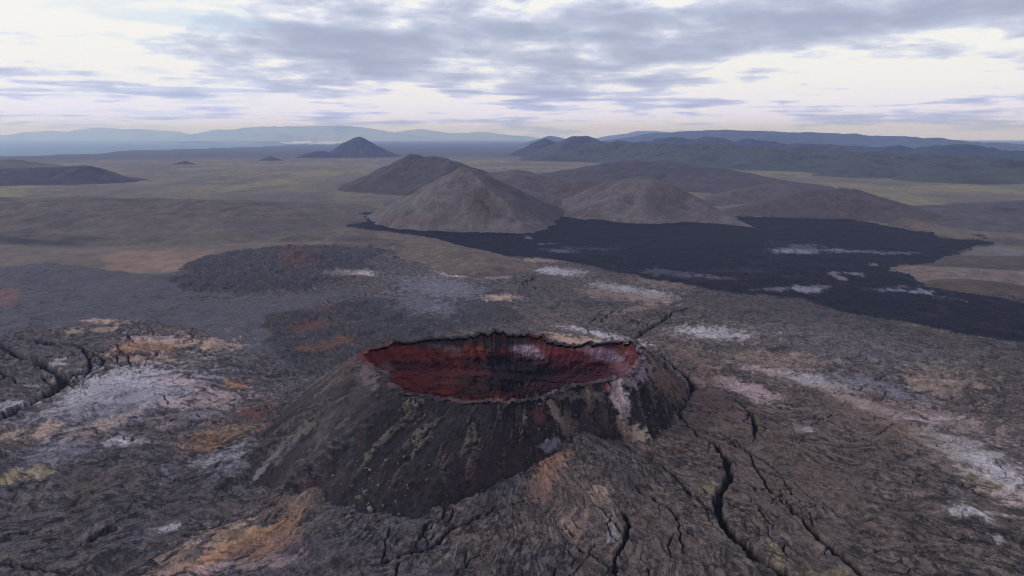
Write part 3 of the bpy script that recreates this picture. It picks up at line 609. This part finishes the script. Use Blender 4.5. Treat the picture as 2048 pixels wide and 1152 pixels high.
    x, y, z, Sg, Tg, _ = block(s, 'rim'); u, v = pix(x, y, z)
    q = fbm(x / 2, y / 2, 4, .65, 251)
    c = np.empty(x.shape + (3,), np.float32); c[:] = (.040, .033, .035); c *= (.8 + 1.1 * q)[..., None]
    c = mixc(c, (.24, .22, .22), sst(fbm(x / 4, y / 4, 5, .7, 252), .05, .4) * .35 * (1 - sst(np.abs(Sg), .5, 1.4)))
    c = mixc(c, (.10, .06, .055), sst(fbm(x / 9, y / 9, 3, .6, 253), .0, .3) * .7)
    c = mixc(c, (.028, .026, .028), sst(blob(u, v, 960, 672, 160, 22) + .3 * q, .2, .5) * .92)
    c = mixc(c, (.12, .028, .022), np.clip(blob(u, v, 1075, 676, 26, 10) + blob(u, v, 745, 705, 50, 20), 0, 1) * .8)
    c = mixc(c, (.20, .165, .18), sst(u, 1150, 1260) * .6 * sst(q, -.1, .3))
    V = np.stack([x, y, z], -1).reshape(-1, 3)
    mesh_obj('rim', V, grid_faces(len(s), nt_, True), c.reshape(-1, 3), M_RIM, root)
    # --- inside
    s = np.r_[np.linspace(.4, 34, 230), np.linspace(36, 72, 12)]
    x, y, z, Sg, Tg, (st, st2) = block(s, 'in'); u, v = pix(x, y, z)
    q = fbm(x / 3, z / 3 + y / 5, 5, .65, 255); q3 = fbm(x / 14, z / 6 + y / 14, 4, .6, 257)
    c = np.empty(x.shape + (3,), np.float32); c[:] = (.088, .021, .020); c *= (.7 + 1.4 * q)[..., None]
    c = mixc(c, (.026, .015, .017), sst(fbm(x / 5, z / 3 + y / 9, 5, .68, 256), .0, .25) * .8)
    c = mixc(c, (.030, .018, .019), sst(fbm(x / 24 + y / 30, z / 1.6 + x / 40, 4, .6, 258), .05, .3) * .65 * sst(z, 8, 14))
    c = mixc(c, (.15, .085, .07), sst(fbm(x / 1.5, y / 1.5 + z, 4, .7, 259), .3, .5) * .4)
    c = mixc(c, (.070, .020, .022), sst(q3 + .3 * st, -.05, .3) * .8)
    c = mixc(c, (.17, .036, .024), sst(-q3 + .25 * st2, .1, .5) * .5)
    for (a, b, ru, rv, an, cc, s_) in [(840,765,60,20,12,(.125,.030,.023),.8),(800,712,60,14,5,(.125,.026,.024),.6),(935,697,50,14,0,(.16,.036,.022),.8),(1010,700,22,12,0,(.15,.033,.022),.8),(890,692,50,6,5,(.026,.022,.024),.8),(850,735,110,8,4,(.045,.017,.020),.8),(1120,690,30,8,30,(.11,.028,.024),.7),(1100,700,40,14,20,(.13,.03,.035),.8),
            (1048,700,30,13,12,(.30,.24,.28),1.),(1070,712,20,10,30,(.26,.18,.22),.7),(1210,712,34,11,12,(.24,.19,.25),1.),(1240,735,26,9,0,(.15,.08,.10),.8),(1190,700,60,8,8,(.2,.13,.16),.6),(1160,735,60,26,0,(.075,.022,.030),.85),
            (905,700,20,10,30,(.16,.10,.10),.6),(870,690,14,6,0,(.16,.09,.09),.5),(960,684,130,7,0,(.026,.022,.024),.95),(982,710,9,24,0,(.030,.020,.022),.85),(960,765,50,34,10,(.032,.018,.018),.9),(1030,750,75,44,15,(.014,.010,.013),1.),(1085,765,50,34,0,(.007,.006,.008),1.),(1170,745,60,20,-5,(.030,.014,.020),.8),(880,760,30,20,0,(.075,.026,.022),.7),(1000,690,40,8,0,(.03,.022,.024),.8),(1120,688,30,6,0,(.030,.025,.028),.8),(1100,770,50,18,-10,(.05,.022,.028),.8),(900,740,90,9,5,(.075,.020,.020),.6),(775,735,16,10,40,(.13,.09,.08),.5),(1180,790,20,8,0,(.06,.05,.04),.6)]:  # stains and dark rock, plus shade painted into the lower bowl for depth
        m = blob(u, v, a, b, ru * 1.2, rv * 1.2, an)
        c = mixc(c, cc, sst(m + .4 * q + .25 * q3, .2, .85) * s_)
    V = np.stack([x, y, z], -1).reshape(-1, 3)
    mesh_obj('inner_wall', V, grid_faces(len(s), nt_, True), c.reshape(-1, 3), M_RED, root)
    for o in root.children:
        co = np.empty(len(o.data.vertices) * 3, np.float32); o.data.vertices.foreach_get('co', co)
        co = co.reshape(-1, 3) - np.array([CR[0], CR[1], 0], np.float32); o.data.vertices.foreach_set('co', co.ravel()); o.data.update()
    lab = {'outer_slope': 'dark loose scoria flank with tan spatter lumps', 'rim': 'pale jagged crust along the crater edge', 'inner_wall': 'rust red inner wall with black and violet stains and painted depth shade'}
    for o in root.children: o['label'] = lab[o.name.split('.')[0]]
    return root
build_crater()

# ------------------------------------------------------------------ hills and mountains
def hill(name, label, ridges, base_col, step, slope, rough=1.0, kind='structure', cat='hill', power=1.12, e=6., mat=None, tint=(), gully=60., zbase=0., down=12., dark=(.045, .038, .04), darkamt=.5, light=None):
    P = []
    for rd in ridges:
        P.append([tuple(float(c) for c in at_dist(u, v, D)) + ((sl[0] if sl else slope),) for (u, v, D, *sl) in rd])
    allp = np.array([p for r in P for p in r])
    ext = (allp[:, 2].clip(1) - zbase + down) / allp[:, 3]
    x0, x1 = (allp[:, 0] - ext).min(), (allp[:, 0] + ext).max(); y0, y1 = (allp[:, 1] - ext).min(), (allp[:, 1] + ext).max()
    nx, ny = int((x1 - x0) / step) + 2, int((y1 - y0) / step) + 2
    X, Y = np.meshgrid(np.linspace(x0, x1, nx), np.linspace(y0, y1, ny))
    g = gully
    wx = X + g * .25 * fbm(X / g, Y / g, 3, .5, 301); wy = Y + g * .25 * fbm(X / g, Y / g, 3, .5, 305)
    H = np.full(X.shape, -1e9)
    for r in P:
        if len(r) == 1: r = r + [tuple(np.array(r[0]) + [1, 1, 0, 0])]
        for p, q in zip(r[:-1], r[1:]):
            ex, ey = q[0] - p[0], q[1] - p[1]
            t = np.clip(((wx - p[0]) * ex + (wy - p[1]) * ey) / (ex * ex + ey * ey + 1e-9), 0, 1)
            d = np.hypot(wx - p[0] - t * ex, wy - p[1] - t * ey)
            zt = p[2] + (q[2] - p[2]) * t - zbase; sl = p[3] + (q[3] - p[3]) * t
            H = np.maximum(H, zt - sl * (np.sqrt(d * d + e * e) - e))
    hm = H.max(); Hn = np.where(H > 0, hm * (np.maximum(H, 0) / hm) ** power, H)
    gl = fbm(X / g, Y / g, 5, .55, 309, True); g2 = fbm(X / (g * .25), Y / (g * .25), 4, .6, 313)
    up = np.clip(Hn / (hm * .5), 0, 1) 
    Hn = Hn + rough * ((gl - .35) * g * .055 + g2 * g * .03) * (.25 + .75 * up) * sst(Hn, -2, 6)
    Z = Hn + zbase
    u, v = pix(X, np.maximum(Y, 30), Z)
    c = np.empty(X.shape + (3,), np.float32); c[:] = base_col
    c *= (.85 + .45 * g2 + .2 * gl)[..., None]
    c = mixc(c, dark, sst(fbm(X / (g * 1.3), Y / (g * 1.3), 5, .6, 317), .0, .4) * darkamt)
    if light: c = mixc(c, light, sst(fbm(X / (g * .7), Y / (g * .7), 5, .65, 319), .1, .5) * .5)
    for (a, b, ru, rv, an, cc, s_) in tint:
        c = mixc(c, cc, sst(blob(u, v, a, b, ru * 1.2, rv * 1.2, an) + .4 * g2 + .2 * gl, .25, .8) * s_)
    V = np.stack([X, Y, Z], -1).reshape(-1, 3); Fq = grid_faces(ny, nx)
    keep = (Hn.ravel()[Fq] > -down * .8).any(1)
    o = mesh_obj(name, V, Fq[keep], c.reshape(-1, 3), mat or M_HILL, None, (float(allp[:, 0].mean()), float(allp[:, 1].mean()), zbase))
    tag(o, label, cat, kind)
    return o

HB = (.092, .078, .076)
hill('hill', 'tall pointed grey hill with a pale left slope and shade painted on its right face above the black lava', [
    [(925,333,1085,.64),(850,372,1110,.6),(790,404,1135,.5),(735,432,1155,.45)], [(925,333,1085,.62),(965,360,1050,.6),(1000,395,1010,.6),(1040,440,960,.6),(1068,466,935,.6)],
    [(925,333,1085,.62),(985,352,1130,.6),(1050,385,1165,.55),(1110,412,1180,.5),(1165,440,1150,.5)], [(955,395,1000,.7),(985,430,975,.7)]],
    (.098, .085, .082), 2.2, .6, .45, e=1.5, gully=38, power=1.04, light=(.125,.11,.105), tint=[(965,410,34,26,40,(.058,.047,.042),.7),(1080,400,60,30,30,(.055,.048,.055),.8),(1000,370,30,12,30,(.06,.052,.055),.7),(830,440,60,8,3,(.085,.062,.055),.5)])  # the dark right-face tints paint its shaded side into the colour
hill('hill', 'flat topped dark hill just behind the tall pointed hill', [
    [(770,340,1950,.35),(800,322,1900,.42),(826,308,1850,.45),(850,313,1830,.45),(875,312,1800,.42),(905,320,1750,.4),(960,340,1700,.35)],[(826,308,1850,.4),(790,345,1800,.3)],[(875,312,1800,.4),(850,345,1720,.35)]],
    (.055,.050,.050), 4, .42, 1.0, gully=90, light=(.075,.068,.060))
hill('hill', 'low rounded hill between the pointed hill and the saddle', [
    [(985,345,1420,.3),(1035,340,1400,.32),(1075,350,1380,.32),(1110,368,1350,.35),(1150,392,1300,.4)]], (.078,.066,.070), 3.5, .3, .6, gully=70, e=25)
hill('hill', 'dark brown saddle hill right of the pointed hill', [
    [(1110,385,1320,.3),(1145,366,1330,.33),(1180,360,1330,.33),(1225,362,1300,.35)]], (.068,.054,.055), 3.5, .3, .6, gully=70, e=20)
hill('hill', 'broad grey brown hill with a sharp right ridge ending in the black lava', [
    [(1190,374,1250,.42),(1225,363,1230,.44),(1260,357,1205,.46),(1300,356,1190,.48),(1340,370,1165,.52),(1385,392,1140,.52),(1440,425,1080,.52),(1500,452,1000,.5),(1530,460,965,.5)],
    [(1225,368,1230,.45),(1195,400,1180,.45),(1165,432,1140,.45)],[(1300,359,1180,.5),(1290,400,1110,.45),(1300,440,1065,.45)],[(1340,370,1165,.5),(1400,420,1090,.5)]],
    HB, 2.4, .5, .7, gully=50, e=8, light=(.12,.103,.098), tint=[(1330,400,30,30,30,(.06,.05,.05),.6),(1450,430,50,12,28,(.08,.068,.072),.5)])
hill('hill', 'long low rounded hill on the right beside the black lava', [
    [(1490,425,1180,.3),(1560,398,1220,.33),(1620,381,1240,.33),(1690,377,1230,.33),(1745,391,1190,.32),(1800,422,1110,.3),(1860,446,1010,.28),(1920,468,900,.25)],[(1650,386,1240,.3),(1670,430,1150,.3)]],
    (.062,.050,.053), 3, .3, .7, gully=55, e=22, tint=[(1600,415,60,16,20,(.058,.05,.055),.6),(1900,465,80,10,12,(.12,.098,.07),.6)])
hill('hill', 'brown hill behind the long low hill on the right', [
    [(1400,410,1330,.25),(1450,388,1450,.28),(1500,374,1500,.3),(1545,366,1520,.3),(1590,378,1450,.28),(1640,395,1350,.25)]], (.076,.064,.066), 4, .3, .8, gully=70, e=15)
hill('hill', 'wide dark hill in the mossy plain beyond the saddle', [
    [(1140,345,2300,.15),(1190,332,2250,.18),(1250,322,2150,.2),(1330,322,2100,.2),(1400,333,2000,.18),(1460,346,1900,.15),(1530,362,1750,.14),(1590,376,1650,.12)]], (.054,.048,.052), 5, .18, .8, gully=110, e=40, light=(.09,.085,.06))
hill('hill', 'purple brown hill at the far right edge', [
    [(1890,425,1170,.12),(1950,408,1240,.13),(2048,402,1240,.14),(2300,400,1240,.14)],[(1905,443,1060,.1),(1990,432,1060,.11),(2300,428,1060,.11)]], (.066,.058,.064), 3, .14, .6, gully=80, e=15)
hill('hill', 'small brown mound at the right end of the black lava', [[(1998,477,860,.3),(2030,476,860,.3)]], (.070,.062,.062), 2, .3, .4, gully=40, e=8)
hill('hill', 'pale brown slope poking into the black lava on the right', [
    [(1800,536,672,.14),(1860,536,660,.16),(1930,539,645,.16),(2048,546,630,.16),(2300,560,610,.16)]], (.125,.100,.086), 2, .16, .4, gully=50, e=10, down=6)
hill('hill', 'low dark brown hill in the black lava at the right edge', [
    [(1860,574,596,.22),(1890,564,596,.24),(1930,560,594,.26),(1990,564,586,.26),(2060,576,568,.26),(2300,600,530,.26)]], (.066,.050,.044), 2, .22, .3, gully=40, e=12, down=6)
hill('hill', 'dark hill behind the pale one at the right edge', [[(1910,524,705,.12),(1960,516,715,.14),(2048,518,710,.14),(2300,522,700,.14)]], (.066,.054,.048), 2.5, .15, .4, gully=50, e=15, down=6)
hill('hill', 'pale brown rise between the grey lava field and the black lava', [
    [(600,468,900,.2),(660,463,950,.25),(700,461,965,.25),(770,463,955,.25),(830,472,900,.25),(880,490,790,.2),(935,508,715,.2),(970,516,690,.2)],[(700,462,950,.2),(720,478,850,.15)]], (.100,.080,.066), 2, .13, .5, gully=50, e=14, down=6,
    tint=[(700,478,40,5,0,(.05,.044,.044),.8),(790,492,18,5,0,(.05,.042,.04),.8)])
hill('hill', 'broad brown hillside on the left with dark outcrops along its foot', [
    [(-500,405,1300,.12),(-200,400,1250,.13),(-60,395,1180,.14),(20,402,1150,.14),(80,398,1150,.14),(150,394,1130,.14),(210,398,1130,.13),(300,398,1130,.12),(400,402,1130,.11),(500,412,1100,.13),(560,424,1100,.15),(640,441,1075,.2)],
    [(20,402,1150,.12),(60,455,925,.15)],[(210,398,1130,.1),(250,452,935,.12)],[(400,402,1130,.1),(440,448,960,.12)],[(-200,400,1250,.13),(-200,455,920,.14)]],
    (.092,.078,.066), 3, .13, .75, gully=90, e=30, down=8, darkamt=.7, light=(.092,.078,.060), tint=[(90,485,70,5,2,(.032,.03,.03),.9),(20,480,40,6,10,(.034,.032,.032),.8),(160,478,40,6,0,(.036,.033,.033),.8),(450,470,60,4,-8,(.10,.075,.058),.6),(560,450,90,8,0,(.070,.060,.064),.7),(300,450,60,10,20,(.085,.062,.056),.5)])
hill('hill', 'dark smooth hill on the mossy plain at the left edge', [
    [(-300,345,2050,.25),(-60,338,2050,.28),(40,336,2050,.3),(100,334,2080,.3),(165,331,2100,.32),(192,337,2120,.33),(228,351,2200,.36)]], (.052,.045,.052), 5, .3, .4, gully=110, e=18, light=(.068,.058,.062))
hill('hill', 'pale mossy hill behind the dark one at the left edge', [[(-300,325,2500,.2),(-20,322,2450,.22),(20,319,2450,.22),(60,323,2430,.2),(100,331,2400,.2)]], (.095,.088,.058), 6, .2, .5, gully=120, e=25)
hill('hill', 'small dark hummock on the plain left of the far cone', [[(535,316,4100,.35),(541,312,4100,.35),(548,315,4100,.35)]], (.045,.04,.045), 5, .35, .8, gully=60, e=4)
hill('hill', 'low dark hill at the left foot of the far cone', [[(622,305,4700,.3),(640,301,4700,.35),(650,303,4700,.35)]], (.042,.038,.046), 7, .35, .6, gully=80, e=6)
hill('hill', 'tiny dark knoll far off on the left of the plain', [[(362,323,3500,.3),(370,322,3500,.3)]], (.045,.04,.045), 4, .3, .6, gully=40, e=3)
# the lone pointed cone
hill('mountain', 'lone pointed dark cone standing on the far plain', [
    [(709,275,4900,.56),(718,273,4900,.56),(726,276,4900,.56)],[(718,274,4900,.5),(700,284,4880,.5),(690,288,4880,.5)],[(718,274,4900,.5),(735,286,4860,.5)]], (.052,.048,.056), 7, .56, .9, cat='mountain', power=1.08, e=8, gully=110, down=20, light=(.065,.062,.06))
hill('mountain', 'steep little peak left of the flat topped mountain', [[(1066,290,5300,.42),(1084,280,5200,.45),(1093,277,5200,.48),(1102,280,5200,.45),(1112,286,5150,.42)]], (.042,.042,.052), 9, .45, 1., cat='mountain', gully=130, e=10)
hill('mountain', 'flat topped dark mountain in the far middle', [
    [(1108,294,4800,.38),(1128,281,4750,.45),(1141,274,4700,.48),(1158,273,4700,.5),(1176,273,4700,.48),(1190,281,4650,.42),(1212,284,4600,.4),(1235,280,4600,.4),(1262,283,4550,.38)],[(1141,274,4700,.4),(1120,298,4400,.35)],[(1190,281,4650,.4),(1200,296,4300,.3)]],
    (.050,.050,.052), 10, .45, 1.1, cat='mountain', gully=150, e=15, light=(.058,.066,.045))
hill('mountain', 'jagged blue ridge of small peaks on the right', [
    [(1255,284,5600,.3),(1300,282,5600,.3),(1320,277,5600,.35),(1350,275,5500,.35),(1378,278,5500,.35),(1398,276,5500,.35),(1420,274,5400,.35),(1445,277,5400,.35),(1475,285,5300,.35),(1488,278,5300,.4),(1504,276,5200,.4),(1530,281,5200,.35),(1575,288,5100,.3),(1600,286,5000,.35),(1650,288,4900,.35),(1700,291,4800,.3),(1750,294,4600,.3),(1800,291,4400,.3),(1850,292,4300,.3),(1880,289,4200,.3),(1912,287,4100,.35),(1960,290,4000,.35),(1978,294,3950,.35),(1995,301,3900,.3),(2060,300,3800,.3),(2300,305,3600,.3)]],
    (.036,.040,.046), 12, .33, 1.6, cat='mountain', gully=170, e=10, down=15, mat=M_FAR)
hill('hill', 'long green brown range of rough slopes on the right', [
    [(1200,292,4300,.16),(1280,287,4200,.18),(1350,288,4100,.18),(1440,290,4000,.18),(1540,296,3800,.18),(1640,300,3500,.18),(1740,304,3200,.18),(1830,312,2900,.18),(1900,313,2750,.18),(1960,315,2650,.18),(2030,324,2550,.18),(2200,330,2500,.18)],
    [(1350,288,4100,.15),(1400,305,3500,.14)],[(1540,296,3800,.15),(1560,318,3000,.15)],[(1740,304,3200,.15),(1740,335,2450,.15)],[(1900,313,2750,.15),(1920,345,2150,.15)]],
    (.048,.052,.042), 9, .18, 2.6, gully=170, e=8, down=12, light=(.070,.088,.042), dark=(.030,.030,.034), darkamt=.8)
hill('mountain', 'long level blue plateau along the right horizon', [
    [(1270,272,9800,.15),(1310,266,9500,.2),(1345,264,9400,.2),(1400,261,9200,.2),(1460,260,9000,.2),(1520,262,8900,.2),(1600,265,8800,.2),(1616,264,8700,.2),(1660,266,8700,.2),(1710,267,8600,.2),(1740,270,8500,.2),(1810,272,8400,.2),(1850,275,8200,.2),(1870,274,8200,.2),(1900,278,8100,.2),(1970,284,8000,.2),(1995,283,8000,.2),(2048,288,8000,.2),(2300,292,8000,.2)]],
    (.050,.056,.068), 26, .2, .8, cat='mountain', gully=300, e=40, down=30, mat=M_FAR)
hill('mountain', 'faint blue peak behind the steep little peak', [[(1094,276,12000,.25),(1103,272,12000,.3),(1112,273,12000,.3),(1124,279,12000,.25)]], (.06,.07,.08), 30, .3, .8, cat='mountain', gully=300, e=30, mat=M_FAR)
hill('mountain', 'faint pale headland left of the blue plateau', [[(1225,270,20000,.2),(1262,266,20000,.3),(1272,262,20000,.4),(1310,262,20000,.3),(1360,266,20000,.2)]], (.07,.08,.09), 60, .3, .5, cat='mountain', gully=500, e=60, mat=M_FAR)
hill('mountain', 'long mountain across the bay with haze painted into its pale blue', [
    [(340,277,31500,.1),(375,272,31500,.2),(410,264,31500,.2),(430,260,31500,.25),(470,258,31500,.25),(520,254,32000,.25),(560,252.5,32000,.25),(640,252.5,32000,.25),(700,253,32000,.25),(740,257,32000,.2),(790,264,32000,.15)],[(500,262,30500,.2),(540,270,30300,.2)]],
    (.22,.26,.28), 110, .25, .9, cat='mountain', gully=1500, e=120, down=40, mat=M_FAR)  # rock colour lightened so distance haze is partly painted in
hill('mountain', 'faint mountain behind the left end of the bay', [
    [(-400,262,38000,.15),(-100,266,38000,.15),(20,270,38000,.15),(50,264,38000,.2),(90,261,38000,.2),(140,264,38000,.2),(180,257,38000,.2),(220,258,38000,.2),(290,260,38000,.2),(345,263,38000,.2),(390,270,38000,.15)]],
    (.22,.26,.28), 150, .2, .9, cat='mountain', gully=1800, e=150, down=40, mat=M_FAR)  # pale base colour adds painted haze to the real volume
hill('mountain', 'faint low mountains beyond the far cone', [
    [(760,268,38000,.15),(800,263,38000,.2),(840,258,38000,.25),(875,263,38000,.2),(910,266,38000,.2),(960,263,38000,.2),(1000,267,38000,.2),(1040,271,38000,.15)]], (.22,.26,.28), 150, .2, .9, cat='mountain', gully=1800, e=120, down=40, mat=M_FAR)  # haze fading painted into the base colour here too

# ------------------------------------------------------------------ the sea
def build_sea():
    n = 60; X, Y = np.meshgrid(np.linspace(-46500, 8000, n), np.linspace(3500, 46500, n))
    m = bpy.data.materials.new('sea_water'); m.use_nodes = True; X_ = N(m.node_tree)
    b = m.node_tree.nodes['Principled BSDF']; b.inputs['Base Color'].default_value = (.10, .17, .25, 1); b.inputs['Roughness'].default_value = .55; b.inputs['Specular IOR Level'].default_value = .3
    p = X_.node('ShaderNodeNewGeometry').outputs['Position']
    bp = X_.node('ShaderNodeBump'); bp.inputs['Strength'].default_value = .4; bp.inputs['Distance'].default_value = 2
    X_.put(bp.inputs['Height'], X_.noise(p, .01, 4, .6)); m.node_tree.links.new(bp.outputs[0], b.inputs['Normal'])
    V = np.stack([X, Y, np.full(X.shape, -3.0)], -1).reshape(-1, 3)
    o = mesh_obj('water', V, grid_faces(n, n), np.full((n * n, 3), .1), m); tag(o, 'pale calm sea in the bay on the far left', 'sea', 'structure')
build_sea()

# ------------------------------------------------------------------ loose blocks
def rock_mesh(seed, col, mat, n=14):
    import bmesh
    bm = bmesh.new(); bmesh.ops.create_icosphere(bm, subdivisions=3, radius=1.0)
    r = random.Random(seed); cut = []
    for _ in range(9):
        d = np.array([r.gauss(0, 1) for _ in range(3)]); d /= np.linalg.norm(d); cut.append((d, .55 + .3 * r.random()))
    sc = np.array([1, .7 + .4 * r.random(), .6 + .35 * r.random()])
    for v_ in bm.verts:
        p = np.array(v_.co)
        for d, k in cut:
            t = p @ d
            if t > k: p = p - d * (t - k) * .9
        p += p * .10 * float(perlin(np.array([p[0] * 3 + seed]), np.array([p[1] * 3 + p[2] * 2]))[0])
        v_.co = p * sc
    me = bpy.data.meshes.new('boulder'); bm.to_mesh(me); bm.free()
    a = me.color_attributes.new('Col', 'FLOAT_COLOR', 'POINT')
    cc = np.tile(np.r_[col, 1.0], len(me.vertices)).astype(np.float32); a.data.foreach_set('color', cc)
    for p_ in me.polygons: p_.use_smooth = False
    me.materials.append(mat)
    return me
RM = [rock_mesh(i, c, M_RIM) for i, c in enumerate([(.12, .11, .12), (.16, .14, .14), (.09, .07, .075), (.13, .10, .075)])]
def cone_z(x, y):
    th = math.atan2(x - CR[0], -(y - CR[1])); r = math.hypot(x - CR[0], y - CR[1])
    r0, z0, rb, zb = (float(tab(T, th, k)) for T, k in ((RT, 1), (RT, 2), (BT, 1), (BT, 2)))
    return z0 + (zb - 1.5 - z0) * (r - r0) / (rb - r0)
cone = bpy.data.objects['outer_slope']; gnd = bpy.data.objects['lava_field']
bpy.context.view_layer.update()
from mathutils import Vector
def drop(u, v):
    """where the line of sight through this photo pixel meets the cone or the lava"""
    x, y, d = ray(u, v); D = Vector((float(x), float(y), float(d))).normalized(); best = None
    for o in (cone, gnd):
        mi = o.matrix_world.inverted(); ok, loc, nrm, _ = o.ray_cast(mi @ Vector((0, 0, CAM_H)), D)
        if ok:
            w = o.matrix_world @ loc
            if best is None or w.y < best.y: best = w
    return best
def boulder(u, v, size, me, label, group=None):
    p = drop(u, v)
    if p is None: return
    o = bpy.data.objects.new('boulder', me); S.collection.objects.link(o)
    o.location = p + Vector((0, 0, size * .2)); o.scale = (size,) * 3
    o.rotation_euler = (random.uniform(-.5, .5), random.uniform(-.5, .5), random.uniform(0, 6.28))
    tag(o, label, 'boulder', None, group)
for u, v, s_, k, lab in [
    (697, 1036, 1.15, 1, 'pale angular boulder at the lowest foot of the dark cone'), (740, 1020, 1.35, 1, 'large pale boulder near the front foot of the cone'),
    (718, 996, 1.3, 3, 'tan block half buried low on the front of the cone'), (730, 984, .9, 1, 'pale block just above the tan block on the cone'),
    (667, 1023, .8, 0, 'grey boulder at the left front foot of the cone'), (740, 940, .7, 1, 'pale rounded block alone halfway up the front slope'),
    (772, 921, .8, 0, 'grey block resting on the dark front slope'), (667, 953, .9, 0, 'grey block on the dark slope above the outcrop'),
    (853, 961, .7, 2, 'reddish block on the smooth front slope'), (1095, 885, 1.5, 0, 'rough grey block on the crest of the lava apron'), (1118, 892, 1.3, 2, 'dark reddish block beside the rough grey block on the apron'), (1050, 838, 1.2, 2, 'dark block below the lower edge of the crater')]:
    boulder(u, v, s_, RM[k], lab)
for _ in range(70):
    boulder(random.gauss(735, 45), random.gauss(975, 38), random.uniform(.22, .6), random.choice(RM), 'small loose scoria block scattered on the lower front slope of the cone', 'small blocks on the lower front slope of the cone')
for _ in range(40):
    boulder(random.uniform(880, 1080), random.gauss(930, 30), random.uniform(.2, .45), RM[2], 'small reddish scoria block on the right part of the front slope', 'small reddish blocks on the front slope')
for _ in range(40):
    u_ = random.uniform(1060, 1340); boulder(u_, random.gauss(830, 35), random.uniform(.25, .7), random.choice(RM), 'small rough lava block on the right flank of the cone', 'small blocks on the right flank of the cone')

# a knob of ropy tan lava standing at the left foot of the cone
def outcrop(u, v, w, hgt, col, label, seed, yaw=0.0, lean=0.3):
    p = drop(u, v); n = 90
    X, Y = np.meshgrid(np.linspace(-1.6, 1.6, n), np.linspace(-1.6, 1.6, n))
    wx = X + .25 * fbm(X * 1.5, Y * 1.5, 3, .5, seed); wy = Y + .25 * fbm(X * 1.5, Y * 1.5, 3, .5, seed + 5)
    r = np.hypot(wx, wy * 1.5); a = np.arctan2(wy, wx)
    Z = hgt * (1.15 * np.exp(-(r / .95) ** 3.2) - .18) + hgt * .28 * fbm(wx * 5 + wy * 2, wy * 1.2, 3, .55, seed + 8, True) * np.exp(-r * r)
    c = np.empty(X.shape + (3,), np.float32); c[:] = col; q = fbm(X * 6, Y * 2, 4, .6, seed + 11, True)
    c *= (.75 + .6 * q)[..., None]; c = mixc(c, (.05, .045, .05), sst(fbm(X * 3, Y * 3, 4, .6, seed + 14), .05, .4) * .8)
    cy, sy = math.cos(yaw), math.sin(yaw)
    V = np.stack([w * (X * cy - Y * sy), w * (X * sy + Y * cy), Z], -1).reshape(-1, 3) + np.array([p.x, p.y, p.z])
    o = mesh_obj('lava_outcrop', V, grid_faces(n, n), c.reshape(-1, 3), M_RIM, None, (p.x, p.y, p.z)); tag(o, label, 'rock outcrop')
outcrop(622, 998, 5.0, 3.4, (.13, .10, .078), 'knob of tan ropy lava standing at the left foot of the cone', 401, .5)
outcrop(372, 1112, 4.4, 1.4, (.15, .115, .085), 'pale tan lava hummock in the orange ground at the bottom left', 421, .9)
outcrop(455, 1072, 4.8, 1.2, (.18, .12, .08), 'light orange lava ridge beside the tan hummock at the bottom left', 441, .7)

# ------------------------------------------------------------------ distant town on the coast
def house_mesh(L, Wd, Hh, col):
    v = [(-L, -Wd, 0), (L, -Wd, 0), (L, Wd, 0), (-L, Wd, 0), (-L, -Wd, Hh), (L, -Wd, Hh), (L, Wd, Hh), (-L, Wd, Hh), (-L, 0, Hh * 1.35), (L, 0, Hh * 1.35)]
    f = [(0, 1, 5, 4), (1, 2, 6, 5), (2, 3, 7, 6), (3, 0, 4, 7), (4, 5, 9, 8), (7, 8, 9, 6), (4, 8, 7), (5, 6, 9)]
    me = bpy.data.meshes.new('building'); me.from_pydata(v, [], f)
    m = bpy.data.materials.new('house_paint'); m.use_nodes = True; m.node_tree.nodes['Principled BSDF'].inputs['Base Color'].default_value = col + (1,)
    me.materials.append(m); return me
HM = [house_mesh(34, 16, 22, (.8, .8, .8)), house_mesh(60, 22, 24, (.75, .75, .78)), house_mesh(24, 14, 26, (.6, .5, .48)), house_mesh(90, 24, 22, (.82, .82, .84))]
for i in range(110):
    v_ = random.choice([288.6, 287.4, 286.2, 285.2, 284.6]) + random.uniform(-.3, .3)
    u_ = random.uniform(565, 690) if v_ > 286 else random.uniform(590, 700)
    x_, y_ = at(u_, v_)
    o = bpy.data.objects.new('building', random.choice(HM)); S.collection.objects.link(o)
    o.location = (float(x_), float(y_), -1); o.rotation_euler = (0, 0, random.uniform(-.35, .35) + .4)
    tag(o, 'tiny white building in the distant coastal town', 'building', None, 'buildings of the distant coastal town')

# ------------------------------------------------------------------ haze
def build_haze():
    B = 47000.; zl, zh = -30.0, 760.0
    v = [(-B, -B, zl), (B, -B, zl), (B, B, zl), (-B, B, zl), (-B, -B, zh), (B, -B, zh), (B, B, zh), (-B, B, zh)]
    f = [(0, 3, 2, 1), (4, 5, 6, 7), (0, 1, 5, 4), (1, 2, 6, 5), (2, 3, 7, 6), (3, 0, 4, 7)]
    me = bpy.data.meshes.new('haze'); me.from_pydata(v, [], f)
    m = bpy.data.materials.new('haze'); m.use_nodes = True; t = m.node_tree; t.nodes.clear()
    vol = t.nodes.new('ShaderNodeVolumePrincipled'); vol.inputs['Color'].default_value = (.31, .47, 1, 1); vol.inputs['Absorption Color'].default_value = (1, 1, 1, 1); vol.inputs['Density'].default_value = 7.4e-5
    vol.inputs['Anisotropy'].default_value = 0.55
    o_ = t.nodes.new('ShaderNodeOutputMaterial'); t.links.new(vol.outputs[0], o_.inputs['Volume'])
    me.materials.append(m); o = bpy.data.objects.new('haze', me); S.collection.objects.link(o)
    tag(o, 'thin blue haze in the air over the whole landscape', 'haze', 'stuff')
build_haze()
